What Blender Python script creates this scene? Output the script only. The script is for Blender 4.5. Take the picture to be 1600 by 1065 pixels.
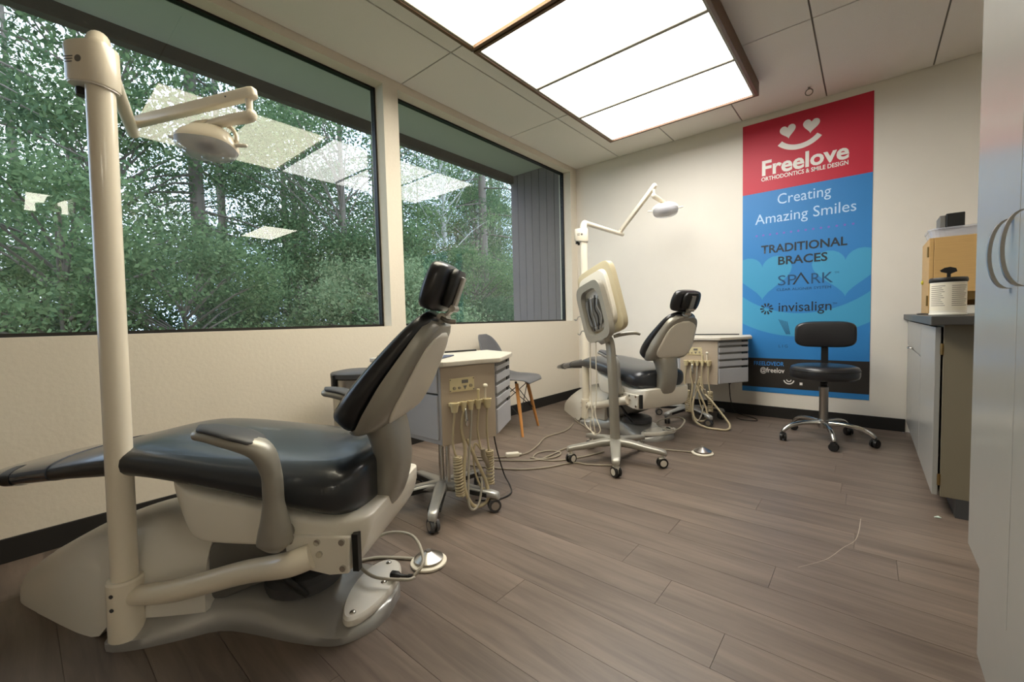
import bpy, bmesh, math, random
import numpy as np
from mathutils import Vector, Matrix
for o in list(bpy.data.objects): bpy.data.objects.remove(o, do_unlink=True)
SC = bpy.context.scene
COL = SC.collection
# ------------------------------------------------------------------ camera
CAM_POS = Vector((2.6205, -4.3287, 0.917))
YAW, PITCH, ROLL, FPX = math.radians(-40.2205), math.radians(-2.7867), math.radians(-1.3888), 657.97
cy, sy, cp, sp = math.cos(YAW), math.sin(YAW), math.cos(PITCH), math.sin(PITCH)
FW = Vector((sy*cp, cy*cp, sp)); R0 = Vector((cy, -sy, 0)); U0 = R0.cross(FW)
RT = math.cos(ROLL)*R0 + math.sin(ROLL)*U0; UP = -math.sin(ROLL)*R0 + math.cos(ROLL)*U0
camd = bpy.data.cameras.new('camera'); cam = bpy.data.objects.new('camera', camd); COL.objects.link(cam)
camd.sensor_width = 36; camd.lens = 36*FPX/1600; camd.clip_start = .02; camd.clip_end = 300
mw = Matrix((RT, UP, -FW)).transposed().to_4x4(); mw.translation = CAM_POS; cam.matrix_world = mw
SC.camera = cam
# ------------------------------------------------------------------ world and exposure
SC.view_settings.view_transform = 'Standard'; SC.view_settings.look = 'None'
SC.view_settings.gamma = 1; SC.view_settings.use_curve_mapping = False
SC.view_settings.exposure = 0.85
SKY_STRENGTH = 1.85
PANEL_EMIT = 5.8
TROFFER_EMIT = 8.5
W = bpy.data.worlds.new('world'); SC.world = W; W.use_nodes = True
wn = W.node_tree; bg = wn.nodes['Background']; bg.inputs['Strength'].default_value = SKY_STRENGTH
wt = wn.nodes.new('ShaderNodeTexCoord'); wno = wn.nodes.new('ShaderNodeTexNoise'); wno.inputs['Scale'].default_value = 3
wr = wn.nodes.new('ShaderNodeValToRGB'); wr.color_ramp.elements[0].position = .35; wr.color_ramp.elements[1].position = .7
wr.color_ramp.elements[0].color = (.52, .68, 1, 1); wr.color_ramp.elements[1].color = (.86, .92, 1, 1)
wn.links.new(wt.outputs['Generated'], wno.inputs['Vector']); wn.links.new(wno.outputs['Fac'], wr.inputs['Fac'])
wn.links.new(wr.outputs['Color'], bg.inputs['Color'])

# ------------------------------------------------------------------ materials
def srgb(r, g, b):
    f = lambda c: (c/255/12.92) if c/255 <= .04045 else ((c/255+.055)/1.055)**2.4
    return (f(r), f(g), f(b), 1)
MATS = {}
def mat(name, col, rough=.5, metal=0, noise=0, nscale=20, bump=0, coat=0, spec=.5, emit=None, estr=0, trans=0, alpha=1, rand=0, stretch=None):
    if name in MATS: return MATS[name]
    m = bpy.data.materials.new(name); m.use_nodes = True; nt = m.node_tree; N = nt.nodes; L = nt.links
    p = N['Principled BSDF']; c = col if len(col) == 4 else (*col, 1)
    p.inputs['Base Color'].default_value = c; p.inputs['Roughness'].default_value = rough
    p.inputs['Metallic'].default_value = metal; p.inputs['Coat Weight'].default_value = coat
    p.inputs['Specular IOR Level'].default_value = spec
    if emit: p.inputs['Emission Color'].default_value = emit; p.inputs['Emission Strength'].default_value = estr
    if trans: p.inputs['Transmission Weight'].default_value = trans
    if alpha < 1: p.inputs['Alpha'].default_value = alpha
    tc = N.new('ShaderNodeTexCoord'); nz = N.new('ShaderNodeTexNoise'); nz.inputs['Scale'].default_value = nscale; nz.inputs['Detail'].default_value = 5
    src = tc.outputs['Object']
    if stretch:
        mp = N.new('ShaderNodeMapping'); mp.inputs['Scale'].default_value = stretch; L.new(src, mp.inputs['Vector']); src = mp.outputs['Vector']
    L.new(src, nz.inputs['Vector'])
    if noise or rand:
        mr = N.new('ShaderNodeMapRange'); mr.inputs['To Min'].default_value = 1-noise; mr.inputs['To Max'].default_value = 1+noise
        L.new(nz.outputs['Fac'], mr.inputs['Value']); fac = mr.outputs['Result']
        if rand:
            oi = N.new('ShaderNodeObjectInfo'); m2 = N.new('ShaderNodeMapRange'); m2.inputs['To Min'].default_value = 1-rand; m2.inputs['To Max'].default_value = 1+rand
            L.new(oi.outputs['Random'], m2.inputs['Value']); mu = N.new('ShaderNodeMath'); mu.operation = 'MULTIPLY'
            L.new(fac, mu.inputs[0]); L.new(m2.outputs['Result'], mu.inputs[1]); fac = mu.outputs[0]
        mx = N.new('ShaderNodeVectorMath'); mx.operation = 'SCALE'; mx.inputs[0].default_value = c[:3]; L.new(fac, mx.inputs['Scale'])
        L.new(mx.outputs['Vector'], p.inputs['Base Color'])
    if bump:
        b = N.new('ShaderNodeBump'); b.inputs['Strength'].default_value = bump; b.inputs['Distance'].default_value = .004
        L.new(nz.outputs['Fac'], b.inputs['Height']); L.new(b.outputs['Normal'], p.inputs['Normal'])
    MATS[name] = m
    return m
def wood_floor():
    m = bpy.data.materials.new('floor_wood'); m.use_nodes = True; nt = m.node_tree; N = nt.nodes; L = nt.links; p = N['Principled BSDF']
    tc = N.new('ShaderNodeTexCoord'); oi = N.new('ShaderNodeObjectInfo')
    ad = N.new('ShaderNodeVectorMath'); ad.operation = 'ADD'
    sc = N.new('ShaderNodeVectorMath'); sc.operation = 'SCALE'; sc.inputs[0].default_value = (31, 17, 7); L.new(oi.outputs['Random'], sc.inputs['Scale'])
    L.new(tc.outputs['Object'], ad.inputs[0]); L.new(sc.outputs['Vector'], ad.inputs[1])
    mp = N.new('ShaderNodeMapping'); mp.inputs['Scale'].default_value = (2.2, 26, 1); L.new(ad.outputs['Vector'], mp.inputs['Vector'])
    n1 = N.new('ShaderNodeTexNoise'); n1.inputs['Scale'].default_value = 1; n1.inputs['Detail'].default_value = 8; n1.inputs['Roughness'].default_value = .62; n1.inputs['Distortion'].default_value = .9
    L.new(mp.outputs['Vector'], n1.inputs['Vector'])
    mp2 = N.new('ShaderNodeMapping'); mp2.inputs['Scale'].default_value = (.9, 6, 1); L.new(ad.outputs['Vector'], mp2.inputs['Vector'])
    n2 = N.new('ShaderNodeTexNoise'); n2.inputs['Scale'].default_value = 1.4; n2.inputs['Detail'].default_value = 3; L.new(mp2.outputs['Vector'], n2.inputs['Vector'])
    mix = N.new('ShaderNodeMath'); mix.operation = 'MULTIPLY_ADD'; mix.inputs[1].default_value = .55; L.new(n1.outputs['Fac'], mix.inputs[0])
    h = N.new('ShaderNodeMath'); h.operation = 'MULTIPLY'; h.inputs[1].default_value = .45; L.new(n2.outputs['Fac'], h.inputs[0]); L.new(h.outputs[0], mix.inputs[2])
    r = N.new('ShaderNodeMapRange'); r.inputs['To Min'].default_value = -.03; r.inputs['To Max'].default_value = .03; L.new(oi.outputs['Random'], r.inputs['Value'])
    a2 = N.new('ShaderNodeMath'); L.new(mix.outputs[0], a2.inputs[0]); L.new(r.outputs['Result'], a2.inputs[1])
    cr = N.new('ShaderNodeValToRGB'); e = cr.color_ramp.elements; e[0].position = .30; e[0].color = srgb(80, 68, 60); e[1].position = .72; e[1].color = srgb(130, 115, 103)
    k = e.new(.5); k.color = srgb(107, 94, 84)
    L.new(a2.outputs[0], cr.inputs['Fac']); L.new(cr.outputs['Color'], p.inputs['Base Color'])
    p.inputs['Roughness'].default_value = .42
    b = N.new('ShaderNodeBump'); b.inputs['Strength'].default_value = .15; b.inputs['Distance'].default_value = .002; L.new(n1.outputs['Fac'], b.inputs['Height']); L.new(b.outputs['Normal'], p.inputs['Normal'])
    return m
def glass_mat():
    m = bpy.data.materials.new('window_glass'); m.use_nodes = True; nt = m.node_tree; N = nt.nodes; L = nt.links
    N.remove(N['Principled BSDF']); out = N['Material Output']
    t = N.new('ShaderNodeBsdfTransparent'); t.inputs['Color'].default_value = (.93, .96, .945, 1)
    g = N.new('ShaderNodeBsdfGlossy'); g.inputs['Roughness'].default_value = 0.0; g.inputs['Color'].default_value = (1, 1, 1, 1)
    lw = N.new('ShaderNodeLayerWeight'); lw.inputs['Blend'].default_value = .5
    pw = N.new('ShaderNodeMath'); pw.operation = 'POWER'; pw.inputs[1].default_value = 5; L.new(lw.outputs['Facing'], pw.inputs[0])
    f = N.new('ShaderNodeMath'); f.operation = 'MULTIPLY_ADD'; f.inputs[1].default_value = .95; f.inputs[2].default_value = .028; L.new(pw.outputs[0], f.inputs[0])
    x = N.new('ShaderNodeMixShader'); L.new(f.outputs[0], x.inputs['Fac']); L.new(t.outputs[0], x.inputs[1]); L.new(g.outputs[0], x.inputs[2]); L.new(x.outputs[0], out.inputs['Surface'])
    return m
def leaf_mat(name, c1, c2):
    m = bpy.data.materials.new(name); m.use_nodes = True; nt = m.node_tree; N = nt.nodes; L = nt.links
    N.remove(N['Principled BSDF']); out = N['Material Output']
    gi = N.new('ShaderNodeNewGeometry'); oi = N.new('ShaderNodeObjectInfo')
    ad = N.new('ShaderNodeMath'); ad.operation = 'MULTIPLY_ADD'; ad.inputs[1].default_value = .7; L.new(gi.outputs['Random Per Island'], ad.inputs[0])
    q = N.new('ShaderNodeMath'); q.operation = 'MULTIPLY'; q.inputs[1].default_value = .3; L.new(oi.outputs['Random'], q.inputs[0]); L.new(q.outputs[0], ad.inputs[2])
    cr = N.new('ShaderNodeValToRGB'); cr.color_ramp.elements[0].color = c1; cr.color_ramp.elements[1].color = c2; L.new(ad.outputs[0], cr.inputs['Fac'])
    d = N.new('ShaderNodeBsdfDiffuse'); t = N.new('ShaderNodeBsdfTranslucent'); L.new(cr.outputs['Color'], d.inputs['Color']); L.new(cr.outputs['Color'], t.inputs['Color'])
    x = N.new('ShaderNodeMixShader'); x.inputs['Fac'].default_value = .38; L.new(d.outputs[0], x.inputs[1]); L.new(t.outputs[0], x.inputs[2]); L.new(x.outputs[0], out.inputs['Surface'])
    return m
M_FLOOR = wood_floor(); M_GLASS = glass_mat()
M_WALL = mat('wall_paint', srgb(225, 219, 208), .85, noise=.03, nscale=6, bump=.12)
M_WALLTEX = mat('wall_paint_textured', srgb(217, 208, 191), .8, noise=.03, nscale=55, bump=.25)
M_CEIL = mat('ceiling_tile', srgb(232, 227, 218), .95, noise=.06, nscale=220, bump=.4)
M_GRID = mat('ceiling_grid', srgb(128, 122, 112), .8)
M_BASEB = mat('baseboard_rubber', srgb(24, 22, 20), .55, noise=.05)
M_BRONZE = mat('bronze_frame', srgb(30, 26, 22), .4, metal=.3)
M_FIXWOOD = mat('fixture_oak', srgb(96, 68, 44), .45, noise=.25, nscale=8, stretch=(1, 30, 30))
M_FIXGREY = mat('fixture_bar', srgb(140, 134, 120), .5)
M_PANEL = mat('diffuser_white', srgb(250, 248, 240), .5, emit=(1, .972, .925, 1), estr=PANEL_EMIT)
M_PANELY = mat('diffuser_yellow', srgb(248, 240, 205), .5, emit=(1, .92, .72, 1), estr=PANEL_EMIT*1.0)
M_TROFF = mat('diffuser_troffer', srgb(250, 248, 240), .5, emit=(1, .94, .80, 1), estr=TROFFER_EMIT)
M_SOFFIT = mat('soffit_paint', srgb(186, 184, 166), .9)
M_FASCIA = mat('fascia_brown', srgb(88, 76, 70), .8, noise=.12)
M_SIDING = mat('siding_brown', srgb(118, 108, 108), .85, noise=.08, rand=.05)
M_BLACK = mat('black_vinyl', srgb(30, 30, 33), .33, noise=.08, nscale=300, bump=.05, coat=.15)
M_SEAT = mat('seat_vinyl', srgb(42, 45, 50), .30, noise=.06, nscale=300, coat=.25)
M_TOE = mat('toe_cover_plastic', srgb(64, 68, 76), .15, coat=.6)
M_BLACKP = mat('black_plastic', srgb(22, 22, 22), .45)
M_SILVER = mat('silver_paint', srgb(158, 154, 144), .36, metal=.35, noise=.03)
M_SILVER2 = mat('silver_paint_bright', srgb(176, 175, 172), .3, metal=.5)
M_CREAM = mat('cream_plastic', srgb(238, 232, 218), .35, coat=.2)
M_WHITEP = mat('white_plastic', srgb(228, 223, 212), .35, coat=.2)
M_POST = mat('cream_enamel', srgb(236, 226, 206), .3, coat=.35)
M_GREYP = mat('grey_plastic', srgb(112, 110, 106), .5)
M_DGREY = mat('dark_grey_plastic', srgb(66, 66, 68), .5)
M_CHROME = mat('chrome', srgb(205, 203, 198), .14, metal=1)
M_STEEL = mat('brushed_steel', srgb(178, 174, 168), .3, metal=1)
M_BRASS = mat('hinge_brass', srgb(140, 116, 74), .35, metal=.9)
M_CARTBLUE = mat('cart_laminate', srgb(178, 178, 182), .4, noise=.02)
M_CARTFACE = mat('cart_panel_beige', srgb(182, 167, 148), .5)
M_CARTTOP = mat('cart_top', srgb(206, 199, 186), .35)
M_IVORY = mat('ivory_plastic', srgb(216, 202, 160), .4)
M_HOSE = mat('hose_beige', srgb(186, 172, 140), .5)
M_HOSEG = mat('hose_grey', srgb(170, 164, 150), .5)
M_CABLE = mat('cable_grey', srgb(150, 140, 122), .55)
M_CABLEB = mat('cable_black', srgb(20, 18, 17), .5)
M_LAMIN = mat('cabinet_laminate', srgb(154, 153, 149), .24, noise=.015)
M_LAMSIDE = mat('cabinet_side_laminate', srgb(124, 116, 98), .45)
M_CTOP = mat('counter_laminate', srgb(74, 72, 70), .4, noise=.12, nscale=120)
M_TANWOOD = mat('tan_wood', srgb(196, 158, 100), .5, noise=.1, nscale=10, stretch=(1, 1, 12))
M_LEGWOOD = mat('beech_leg', srgb(196, 136, 74), .5, noise=.15, nscale=14, stretch=(8, 8, 1))
M_SHELL = mat('grey_shell_plastic', srgb(92, 92, 95), .45)
M_RED = mat('poster_red', srgb(190, 30, 56), .5)
M_BLUE = mat('poster_blue', srgb(42, 124, 190), .5)
M_CYAN = mat('poster_cyan', srgb(62, 152, 194), .5)
M_PBLACK = mat('poster_black', srgb(42, 38, 34), .5)
M_PTEXT = mat('poster_text_white', srgb(232, 228, 222), .5)
M_PTEXTL = mat('poster_text_pale_blue', srgb(180, 212, 240), .5)
M_PTEXTB = mat('poster_text_blue', srgb(60, 140, 215), .5)
M_PDARK = mat('poster_text_dark', srgb(28, 42, 52), .5)
M_PNAVY = mat('poster_text_navy', srgb(26, 74, 110), .5)
M_PPINK = mat('poster_dot_purple', srgb(120, 96, 190), .5)
M_LABEL = mat('label_white', srgb(226, 218, 200), .5)
M_INK = mat('label_ink', srgb(110, 104, 96), .6)
M_CLEAR = mat('clear_plastic', srgb(214, 216, 226), .15, alpha=.45)
M_YELLOW = mat('yellow_tag', srgb(205, 195, 60), .6)
M_BARK = mat('bark', srgb(120, 110, 100), .9, noise=.35, nscale=9, stretch=(3, 3, .5))
M_BARKL = mat('bark_pale', srgb(190, 188, 182), .9, noise=.3, nscale=9, stretch=(1, 1, 4))
M_GRASS = mat('ground_grass', srgb(70, 92, 44), .95, noise=.3, nscale=3)
M_LEAF = [leaf_mat('leaf_conifer', srgb(58, 76, 58), srgb(118, 140, 104)), leaf_mat('leaf_deciduous', srgb(74, 98, 70), srgb(142, 162, 114)), leaf_mat('leaf_shrub', srgb(92, 116, 84), srgb(166, 180, 136))]

# ------------------------------------------------------------------ helpers
def tag(o, label=None, cat=None, group=None, kind=None):
    if label: o['label'] = label
    if cat: o['category'] = cat
    if group: o['group'] = group
    if kind: o['kind'] = kind
    return o
def obj(name, bm, m, parent=None, smooth=False, bevel=0, seg=2, sub=0, auto=None):
    me = bpy.data.meshes.new(name)
    bmesh.ops.recalc_face_normals(bm, faces=bm.faces[:])
    bm.to_mesh(me); bm.free()
    me.materials.append(m)
    o = bpy.data.objects.new(name, me); COL.objects.link(o)
    if parent: o.parent = parent
    if smooth:
        for p in me.polygons: p.use_smooth = True
    if auto is not None:
        me.set_sharp_from_angle(angle=math.radians(auto))
    if bevel:
        b = o.modifiers.new('bevel', 'BEVEL'); b.width = bevel; b.segments = seg; b.limit_method = 'ANGLE'; b.angle_limit = math.radians(35)
    if sub:
        s = o.modifiers.new('sub', 'SUBSURF'); s.levels = sub; s.render_levels = sub
    return o
def empty(name, loc=(0, 0, 0), rz=0):
    o = bpy.data.objects.new(name, None); COL.objects.link(o); o.location = loc; o.rotation_euler = (0, 0, rz); o.empty_display_size = .05
    return o
def new(): return bmesh.new()
def box(bm, x0, x1, y0, y1, z0, z1, mtx=None):
    vs = [bm.verts.new(v) for v in ((x0, y0, z0), (x1, y0, z0), (x1, y1, z0), (x0, y1, z0), (x0, y0, z1), (x1, y0, z1), (x1, y1, z1), (x0, y1, z1))]
    for f in ((0, 3, 2, 1), (4, 5, 6, 7), (0, 1, 5, 4), (1, 2, 6, 5), (2, 3, 7, 6), (3, 0, 4, 7)): bm.faces.new([vs[i] for i in f])
    if mtx is not None:
        for v in vs: v.co = mtx @ v.co
    return bm
def bx(x0, x1, y0, y1, z0, z1, mtx=None): return box(new(), min(x0, x1), max(x0, x1), min(y0, y1), max(y0, y1), min(z0, z1), max(z0, z1), mtx)
def prism(bm, poly, z0, z1):
    a = [bm.verts.new((x, y, z0)) for x, y in poly]; b = [bm.verts.new((x, y, z1)) for x, y in poly]
    bm.faces.new(a[::-1]); bm.faces.new(b); n = len(poly)
    for i in range(n): bm.faces.new((a[i], a[(i+1) % n], b[(i+1) % n], b[i]))
    return bm
def skin(bm, rings, cap0=True, cap1=True, closed=True):
    R = [[bm.verts.new(p) for p in r] for r in rings]
    n = len(R[0])
    for i in range(len(R)-1):
        for j in range(n if closed else n-1):
            k = (j+1) % n
            bm.faces.new((R[i][j], R[i][k], R[i+1][k], R[i+1][j]))
    if cap0: bm.faces.new(R[0][::-1])
    if cap1: bm.faces.new(R[-1])
    return bm
def spline(pts, n=6):
    P = [Vector(p) for p in pts]
    if len(P) < 3: return [P[0].lerp(P[-1], i/n) for i in range(n+1)]
    out = []
    for i in range(len(P)-1):
        p0, p1, p2, p3 = P[max(i-1, 0)], P[i], P[i+1], P[min(i+2, len(P)-1)]
        for k in range(n):
            t = k/n
            out.append(.5*((2*p1)+(-p0+p2)*t+(2*p0-5*p1+4*p2-p3)*t*t+(-p0+3*p1-3*p2+p3)*t**3))
    out.append(P[-1]); return out
def frames(path):
    up = Vector((0, 0, 1)); res = []; prev = None
    for i, p in enumerate(path):
        t = (path[min(i+1, len(path)-1)] - path[max(i-1, 0)])
        if t.length < 1e-9: t = Vector((0, 0, 1))
        t.normalize()
        if prev is None:
            a = t.cross(up)
            if a.length < .05: a = t.cross(Vector((0, 1, 0)))
        else:
            a = prev - t*prev.dot(t)
        a.normalize(); prev = a; res.append((p, t, a, t.cross(a)))
    return res
def tube(bm, pts, r, seg=10, n=6, smooth=True, caps=True):
    path = spline(pts, n) if smooth else [Vector(p) for p in pts]
    N = len(path); rings = []
    for i, (p, t, a, b) in enumerate(frames(path)):
        rr = r if not isinstance(r, (list, tuple)) else float(np.interp(i/(N-1), np.linspace(0, 1, len(r)), r))
        rings.append([p + rr*(math.cos(q)*a + math.sin(q)*b) for q in [2*math.pi*j/seg for j in range(seg)]])
    return skin(bm, rings, caps, caps)
def cyl(bm, p0, p1, r0, r1=None, seg=20):
    r1 = r0 if r1 is None else r1
    p0, p1 = Vector(p0), Vector(p1); t = (p1-p0).normalized(); a = t.orthogonal().normalized(); b = t.cross(a)
    return skin(bm, [[p + r*(math.cos(2*math.pi*j/seg)*a + math.sin(2*math.pi*j/seg)*b) for j in range(seg)] for p, r in ((p0, r0), (p1, r1))])
def lathe(bm, prof, seg=28, c=(0, 0, 0)):
    c = Vector(c)
    rings = [[c + Vector((max(r, 1e-4)*math.cos(2*math.pi*j/seg), max(r, 1e-4)*math.sin(2*math.pi*j/seg), z)) for j in range(seg)] for r, z in prof]
    return skin(bm, rings)
def sup(hw, hh, n=24, e=2.6):
    out = []
    for j in range(n):
        q = 2*math.pi*j/n; c, s = math.cos(q), math.sin(q)
        out.append((hw*math.copysign(abs(c)**(2/e), c), hh*math.copysign(abs(s)**(2/e), s)))
    return out
def loftx(bm, secs, e=2.8, n=28, y0=0):
    # sections (x, half width, z top, z bottom)
    rings = []
    for s in secs:
        x, hw, zt, zb = s[:4]; ee = s[4] if len(s) > 4 else e
        zc = (zt+zb)/2; rings.append([(x, y0+y, zc+z) for y, z in sup(hw, (zt-zb)/2, n, ee)])
    return skin(bm, rings)
def interp(tbl, x):
    t = sorted(tbl); return [float(np.interp(x, [r[0] for r in t], [r[i] for r in t])) for i in range(1, len(t[0]))]
def smooth_tbl(tbl, m=4):
    # catmull-rom refinement of table rows
    T = [np.array(r, float) for r in tbl]; out = []
    for i in range(len(T)-1):
        p0, p1, p2, p3 = T[max(i-1, 0)], T[i], T[i+1], T[min(i+2, len(T)-1)]
        for k in range(m):
            t = k/m; out.append(tuple(.5*((2*p1)+(-p0+p2)*t+(2*p0-5*p1+4*p2-p3)*t*t+(-p0+3*p1-3*p2+p3)*t**3)))
    out.append(tuple(T[-1])); return out
def copy_tree(o, parent=None):
    c = o.copy(); COL.objects.link(c)
    if parent: c.parent = parent
    for ch in list(o.children): copy_tree(ch, c)
    return c
def frame_mtx(o, x, y, z):
    m = Matrix((Vector(x), Vector(y), Vector(z))).transposed().to_4x4(); m.translation = Vector(o); return m
def text(name, body, x, z, size, m, parent, y=-.0045, bold=0, width=None, align='CENTER', space=1.0, shear=0):
    # flat lettering lying in the x-z plane, facing -y
    cu = bpy.data.curves.new(name, 'FONT'); cu.body = body; cu.size = size; cu.align_x = align; cu.offset = bold*size; cu.space_character = space; cu.shear = shear; cu.resolution_u = 3
    t = bpy.data.objects.new('tmp', cu); COL.objects.link(t)
    dg = bpy.context.evaluated_depsgraph_get(); me = bpy.data.meshes.new_from_object(t.evaluated_get(dg)); bpy.data.objects.remove(t)
    co = np.zeros(len(me.vertices)*3); me.vertices.foreach_get('co', co); co = co.reshape(-1, 3)
    if width: co[:, 0] *= width/(co[:, 0].max()-co[:, 0].min())
    q = np.stack([co[:, 0]+x, np.full(len(co), y), co[:, 1]+z], 1); me.vertices.foreach_set('co', q.ravel()); me.update()
    me.materials.clear(); me.materials.append(m); me.name = name
    o = bpy.data.objects.new(name, me); COL.objects.link(o); o.parent = parent; return o
PI = math.pi
rng = random.Random(7)

# ------------------------------------------------------------------ the room
H = 2.658; RX, RY = 7.6, -7.6          # room extends to the right of and behind the camera
fl = obj('floor', bx(0, RX, RY, 0, -.06, -.004), M_FLOOR); tag(fl, 'dark grey brown wood plank floor of the clinic room', 'floor', kind='structure')
plank_meshes = {}
PW = .155; edge0 = -.115
row = 0; ytop = 0.0; k = 0
rows = [0.0]
yy = -2.895 + PW*18
while yy > -5.1:
    if yy < -.01: rows.append(yy)
    yy -= PW
def plank(x0, x1, y0, y1):
    b = bx(x0-(x0+x1)/2+.0006, x1-(x0+x1)/2-.0006, y0-(y0+y1)/2+.0006, y1-(y0+y1)/2-.0006, -.004, 0)
    o = obj('plank', b, M_FLOOR, fl); o.location = ((x0+x1)/2, (y0+y1)/2, 0)
for i in range(len(rows)-1):
    y1, y0 = rows[i], rows[i+1]
    yc = (y0+y1)/2
    st = 2.11 if abs(yc+2.97) < .07 else (2.317 if abs(yc+3.13) < .07 else rng.uniform(0, 1.22))
    xs = sorted([st + j*1.22 for j in range(-3, 5) if .05 < st+j*1.22 < 4.2])
    xs = [0]+xs+[4.27]
    for a, b in zip(xs[:-1], xs[1:]): plank(a, b, y0, y1)
b = new(); sp_ = spline([(2.608, -1.943, 0), (2.603, -2.09, 0), (2.591, -2.196, 0), (2.559, -2.281, 0), (2.529, -2.378, 0), (2.503, -2.44, 0), (2.439, -2.542, 0)], 4)
skin(b, [[p_+Vector((.0012, .0008, .0004)), p_+Vector((-.0012, -.0008, .0004))] for p_ in sp_], False, False, closed=False); obj('scratch', b, mat('scratch_pale', srgb(176, 164, 150), .6), fl)
# ceiling slab and tiles
ce = obj('ceiling', bx(-.02, RX, RY, 0.02, H+.004, H+.12), M_GRID); tag(ce, 'suspended ceiling of speckled grey acoustic tiles', 'ceiling', kind='structure')
tx = [0, .54, 1.13, 1.735, 2.345, 2.955, 3.565, 4.175, 4.785, 5.395, 6.005, 6.615, 7.225, RX]; ty = [0, -1.19, -2.41, -3.63, -4.85, -6.07, -7.29, RY]
for a, b in zip(tx[:-1], tx[1:]):
    for c, d in zip(ty[:-1], ty[1:]):
        t = obj('ceiling_tile', bx(a-(a+b)/2+.005, b-(a+b)/2-.005, d-(c+d)/2+.005, c-(c+d)/2-.005, 0, .012), M_CEIL, ce); t.location = ((a+b)/2, (c+d)/2, H-.004)
# left wall with two window openings
WX = -.16
Y1L, Y1R, Y2L, Y2R, ZS, ZT = -5.55, -2.568, -2.444, -.126, .897, 2.602
b = new()
box(b, WX, 0, RY, .0, 0, ZS); box(b, WX, 0, RY, .0, ZT, H+.1); box(b, WX, 0, RY, Y1L, ZS, ZT); box(b, WX, 0, Y1R, Y2L, ZS, ZT); box(b, WX, 0, Y2R, .0, ZS, ZT)
wl = obj('wall_left', b, M_WALLTEX); tag(wl, 'cream painted wall with two wide picture windows', 'wall', kind='structure')
def window(n, y0, y1, label):
    w = empty('window_%d' % n, (-.10, (y0+y1)/2, ZS)); tag(w, label, 'window', kind='structure')
    hy, hz, f = (y1-y0)/2, ZT-ZS, .022
    for nm, a in (('frame_sill', (-.035, .005, -hy, hy, 0, .016)), ('frame_head', (-.035, .005, -hy, hy, hz-.014, hz)), ('frame_side', (-.035, .005, -hy, -hy+.014, .016, hz-.014)), ('frame_side', (-.035, .005, hy-.014, hy, .016, hz-.014))):
        obj(nm, bx(*a), M_BRONZE, w)
    obj('pane', bx(-.018, -.012, -hy+.014, hy-.014, .016, hz-.014), M_GLASS, w)
window(1, Y1L, Y1R, 'wider dark framed picture window behind the dental light post')
window(2, Y2L, Y2R, 'narrower dark framed picture window beside the back wall')
wb = obj('wall_back', bx(WX, RX, 0, .15, 0, H+.1), M_WALL); tag(wb, 'off-white painted wall with the tall poster', 'wall', kind='structure')
tag(obj('wall_right', bx(RX, RX+.12, RY, .15, 0, H+.1), M_WALL), 'off-white wall at the far side of the clinic', 'wall', kind='structure')
tag(obj('wall_front', bx(WX, RX+.12, RY-.12, RY, 0, H+.1), M_WALL), 'off-white wall at the near end of the clinic', 'wall', kind='structure')
tag(obj('baseboard_left', bx(0, .010, RY, 0, 0, .098), M_BASEB, bevel=.003), 'black rubber baseboard under the windows', 'baseboard', kind='structure')
tag(obj('baseboard_back', bx(.010, 2.846, -.010, 0, 0, .098), M_BASEB, bevel=.003), 'black rubber baseboard below the poster', 'baseboard', kind='structure')

# ------------------------------------------------------------------ ceiling light boxes
def light_box(y0, y1, n, m, label):
    x0, x1, zb = .757, 1.976, 2.553
    r = empty('ceiling_light_box', ((x0+x1)/2, (y0+y1)/2, zb)); tag(r, label, 'ceiling light', 'oak framed light boxes')
    hx, hy, w, d = (x1-x0)/2, (y1-y0)/2, .022, H-.004-zb
    for a in ((-hx, -hx+w, -hy, hy), (hx-w, hx, -hy, hy)): obj('frame_rail', bx(*a, 0, d), M_FIXWOOD, r, bevel=.002)
    for a in ((-hx+w, hx-w, -hy, -hy+w), (-hx+w, hx-w, hy-w, hy)): obj('frame_end', bx(*a, 0, d), M_FIXWOOD, r, bevel=.002)
    pl = (2*hy-2*w)/n
    for i in range(n):
        a = -hy+w+i*pl
        obj('diffuser', bx(-hx+w+.012, hx-w-.012, a+.010, a+pl-.010, .012, .02), m, r)
        if i: obj('divider_bar', bx(-hx+w, hx-w, a-.014, a+.014, .004, .03), M_FIXGREY, r, bevel=.002)
    for a in ((-hx+w, -hx+w+.016), (hx-w-.016, hx-w)): obj('inner_trim', bx(*a, -hy+w, hy-w, .006, .03), M_FIXGREY, r)
    obj('reflector', bx(-hx+w, hx-w, -hy+w, hy-w, d-.006, d), M_WHITEP, r)
light_box(-2.425, -.63, 3, M_PANEL, 'oak framed ceiling light box with three white glowing panels')
light_box(-3.64, -2.435, 2, M_PANELY, 'oak framed ceiling light box with dimmer yellowish panels')
def troffer(x, y, label):
    r = empty('ceiling_troffer', (x, y, H-.03)); tag(r, label, 'ceiling light', 'recessed troffers over the rest of the clinic')
    obj('diffuser', bx(-.58, .58, -.27, .27, 0, .01), M_TROFF, r)
    b = new(); box(b, -.61, -.58, -.3, .3, -.002, .024); box(b, .58, .61, -.3, .3, -.002, .024); box(b, -.58, .58, -.3, -.27, -.002, .024); box(b, -.58, .58, .27, .3, -.002, .024)
    obj('frame', b, M_WHITEP, r)
troffer(5.6, -1.2, 'ceiling troffer reflected in the window glass, above the open clinic side'); troffer(5.6, -3.87, 'ceiling troffer reflected in the window glass, above the open clinic side'); troffer(5.6, -6.3, 'ceiling troffer reflected in the window glass, above the open clinic side')
hk = empty('ceiling_hook', (2.252, -.275, H-.004)); tag(hk, 'small round ring hook on ceiling tile above the poster', 'ceiling hook')
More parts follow.
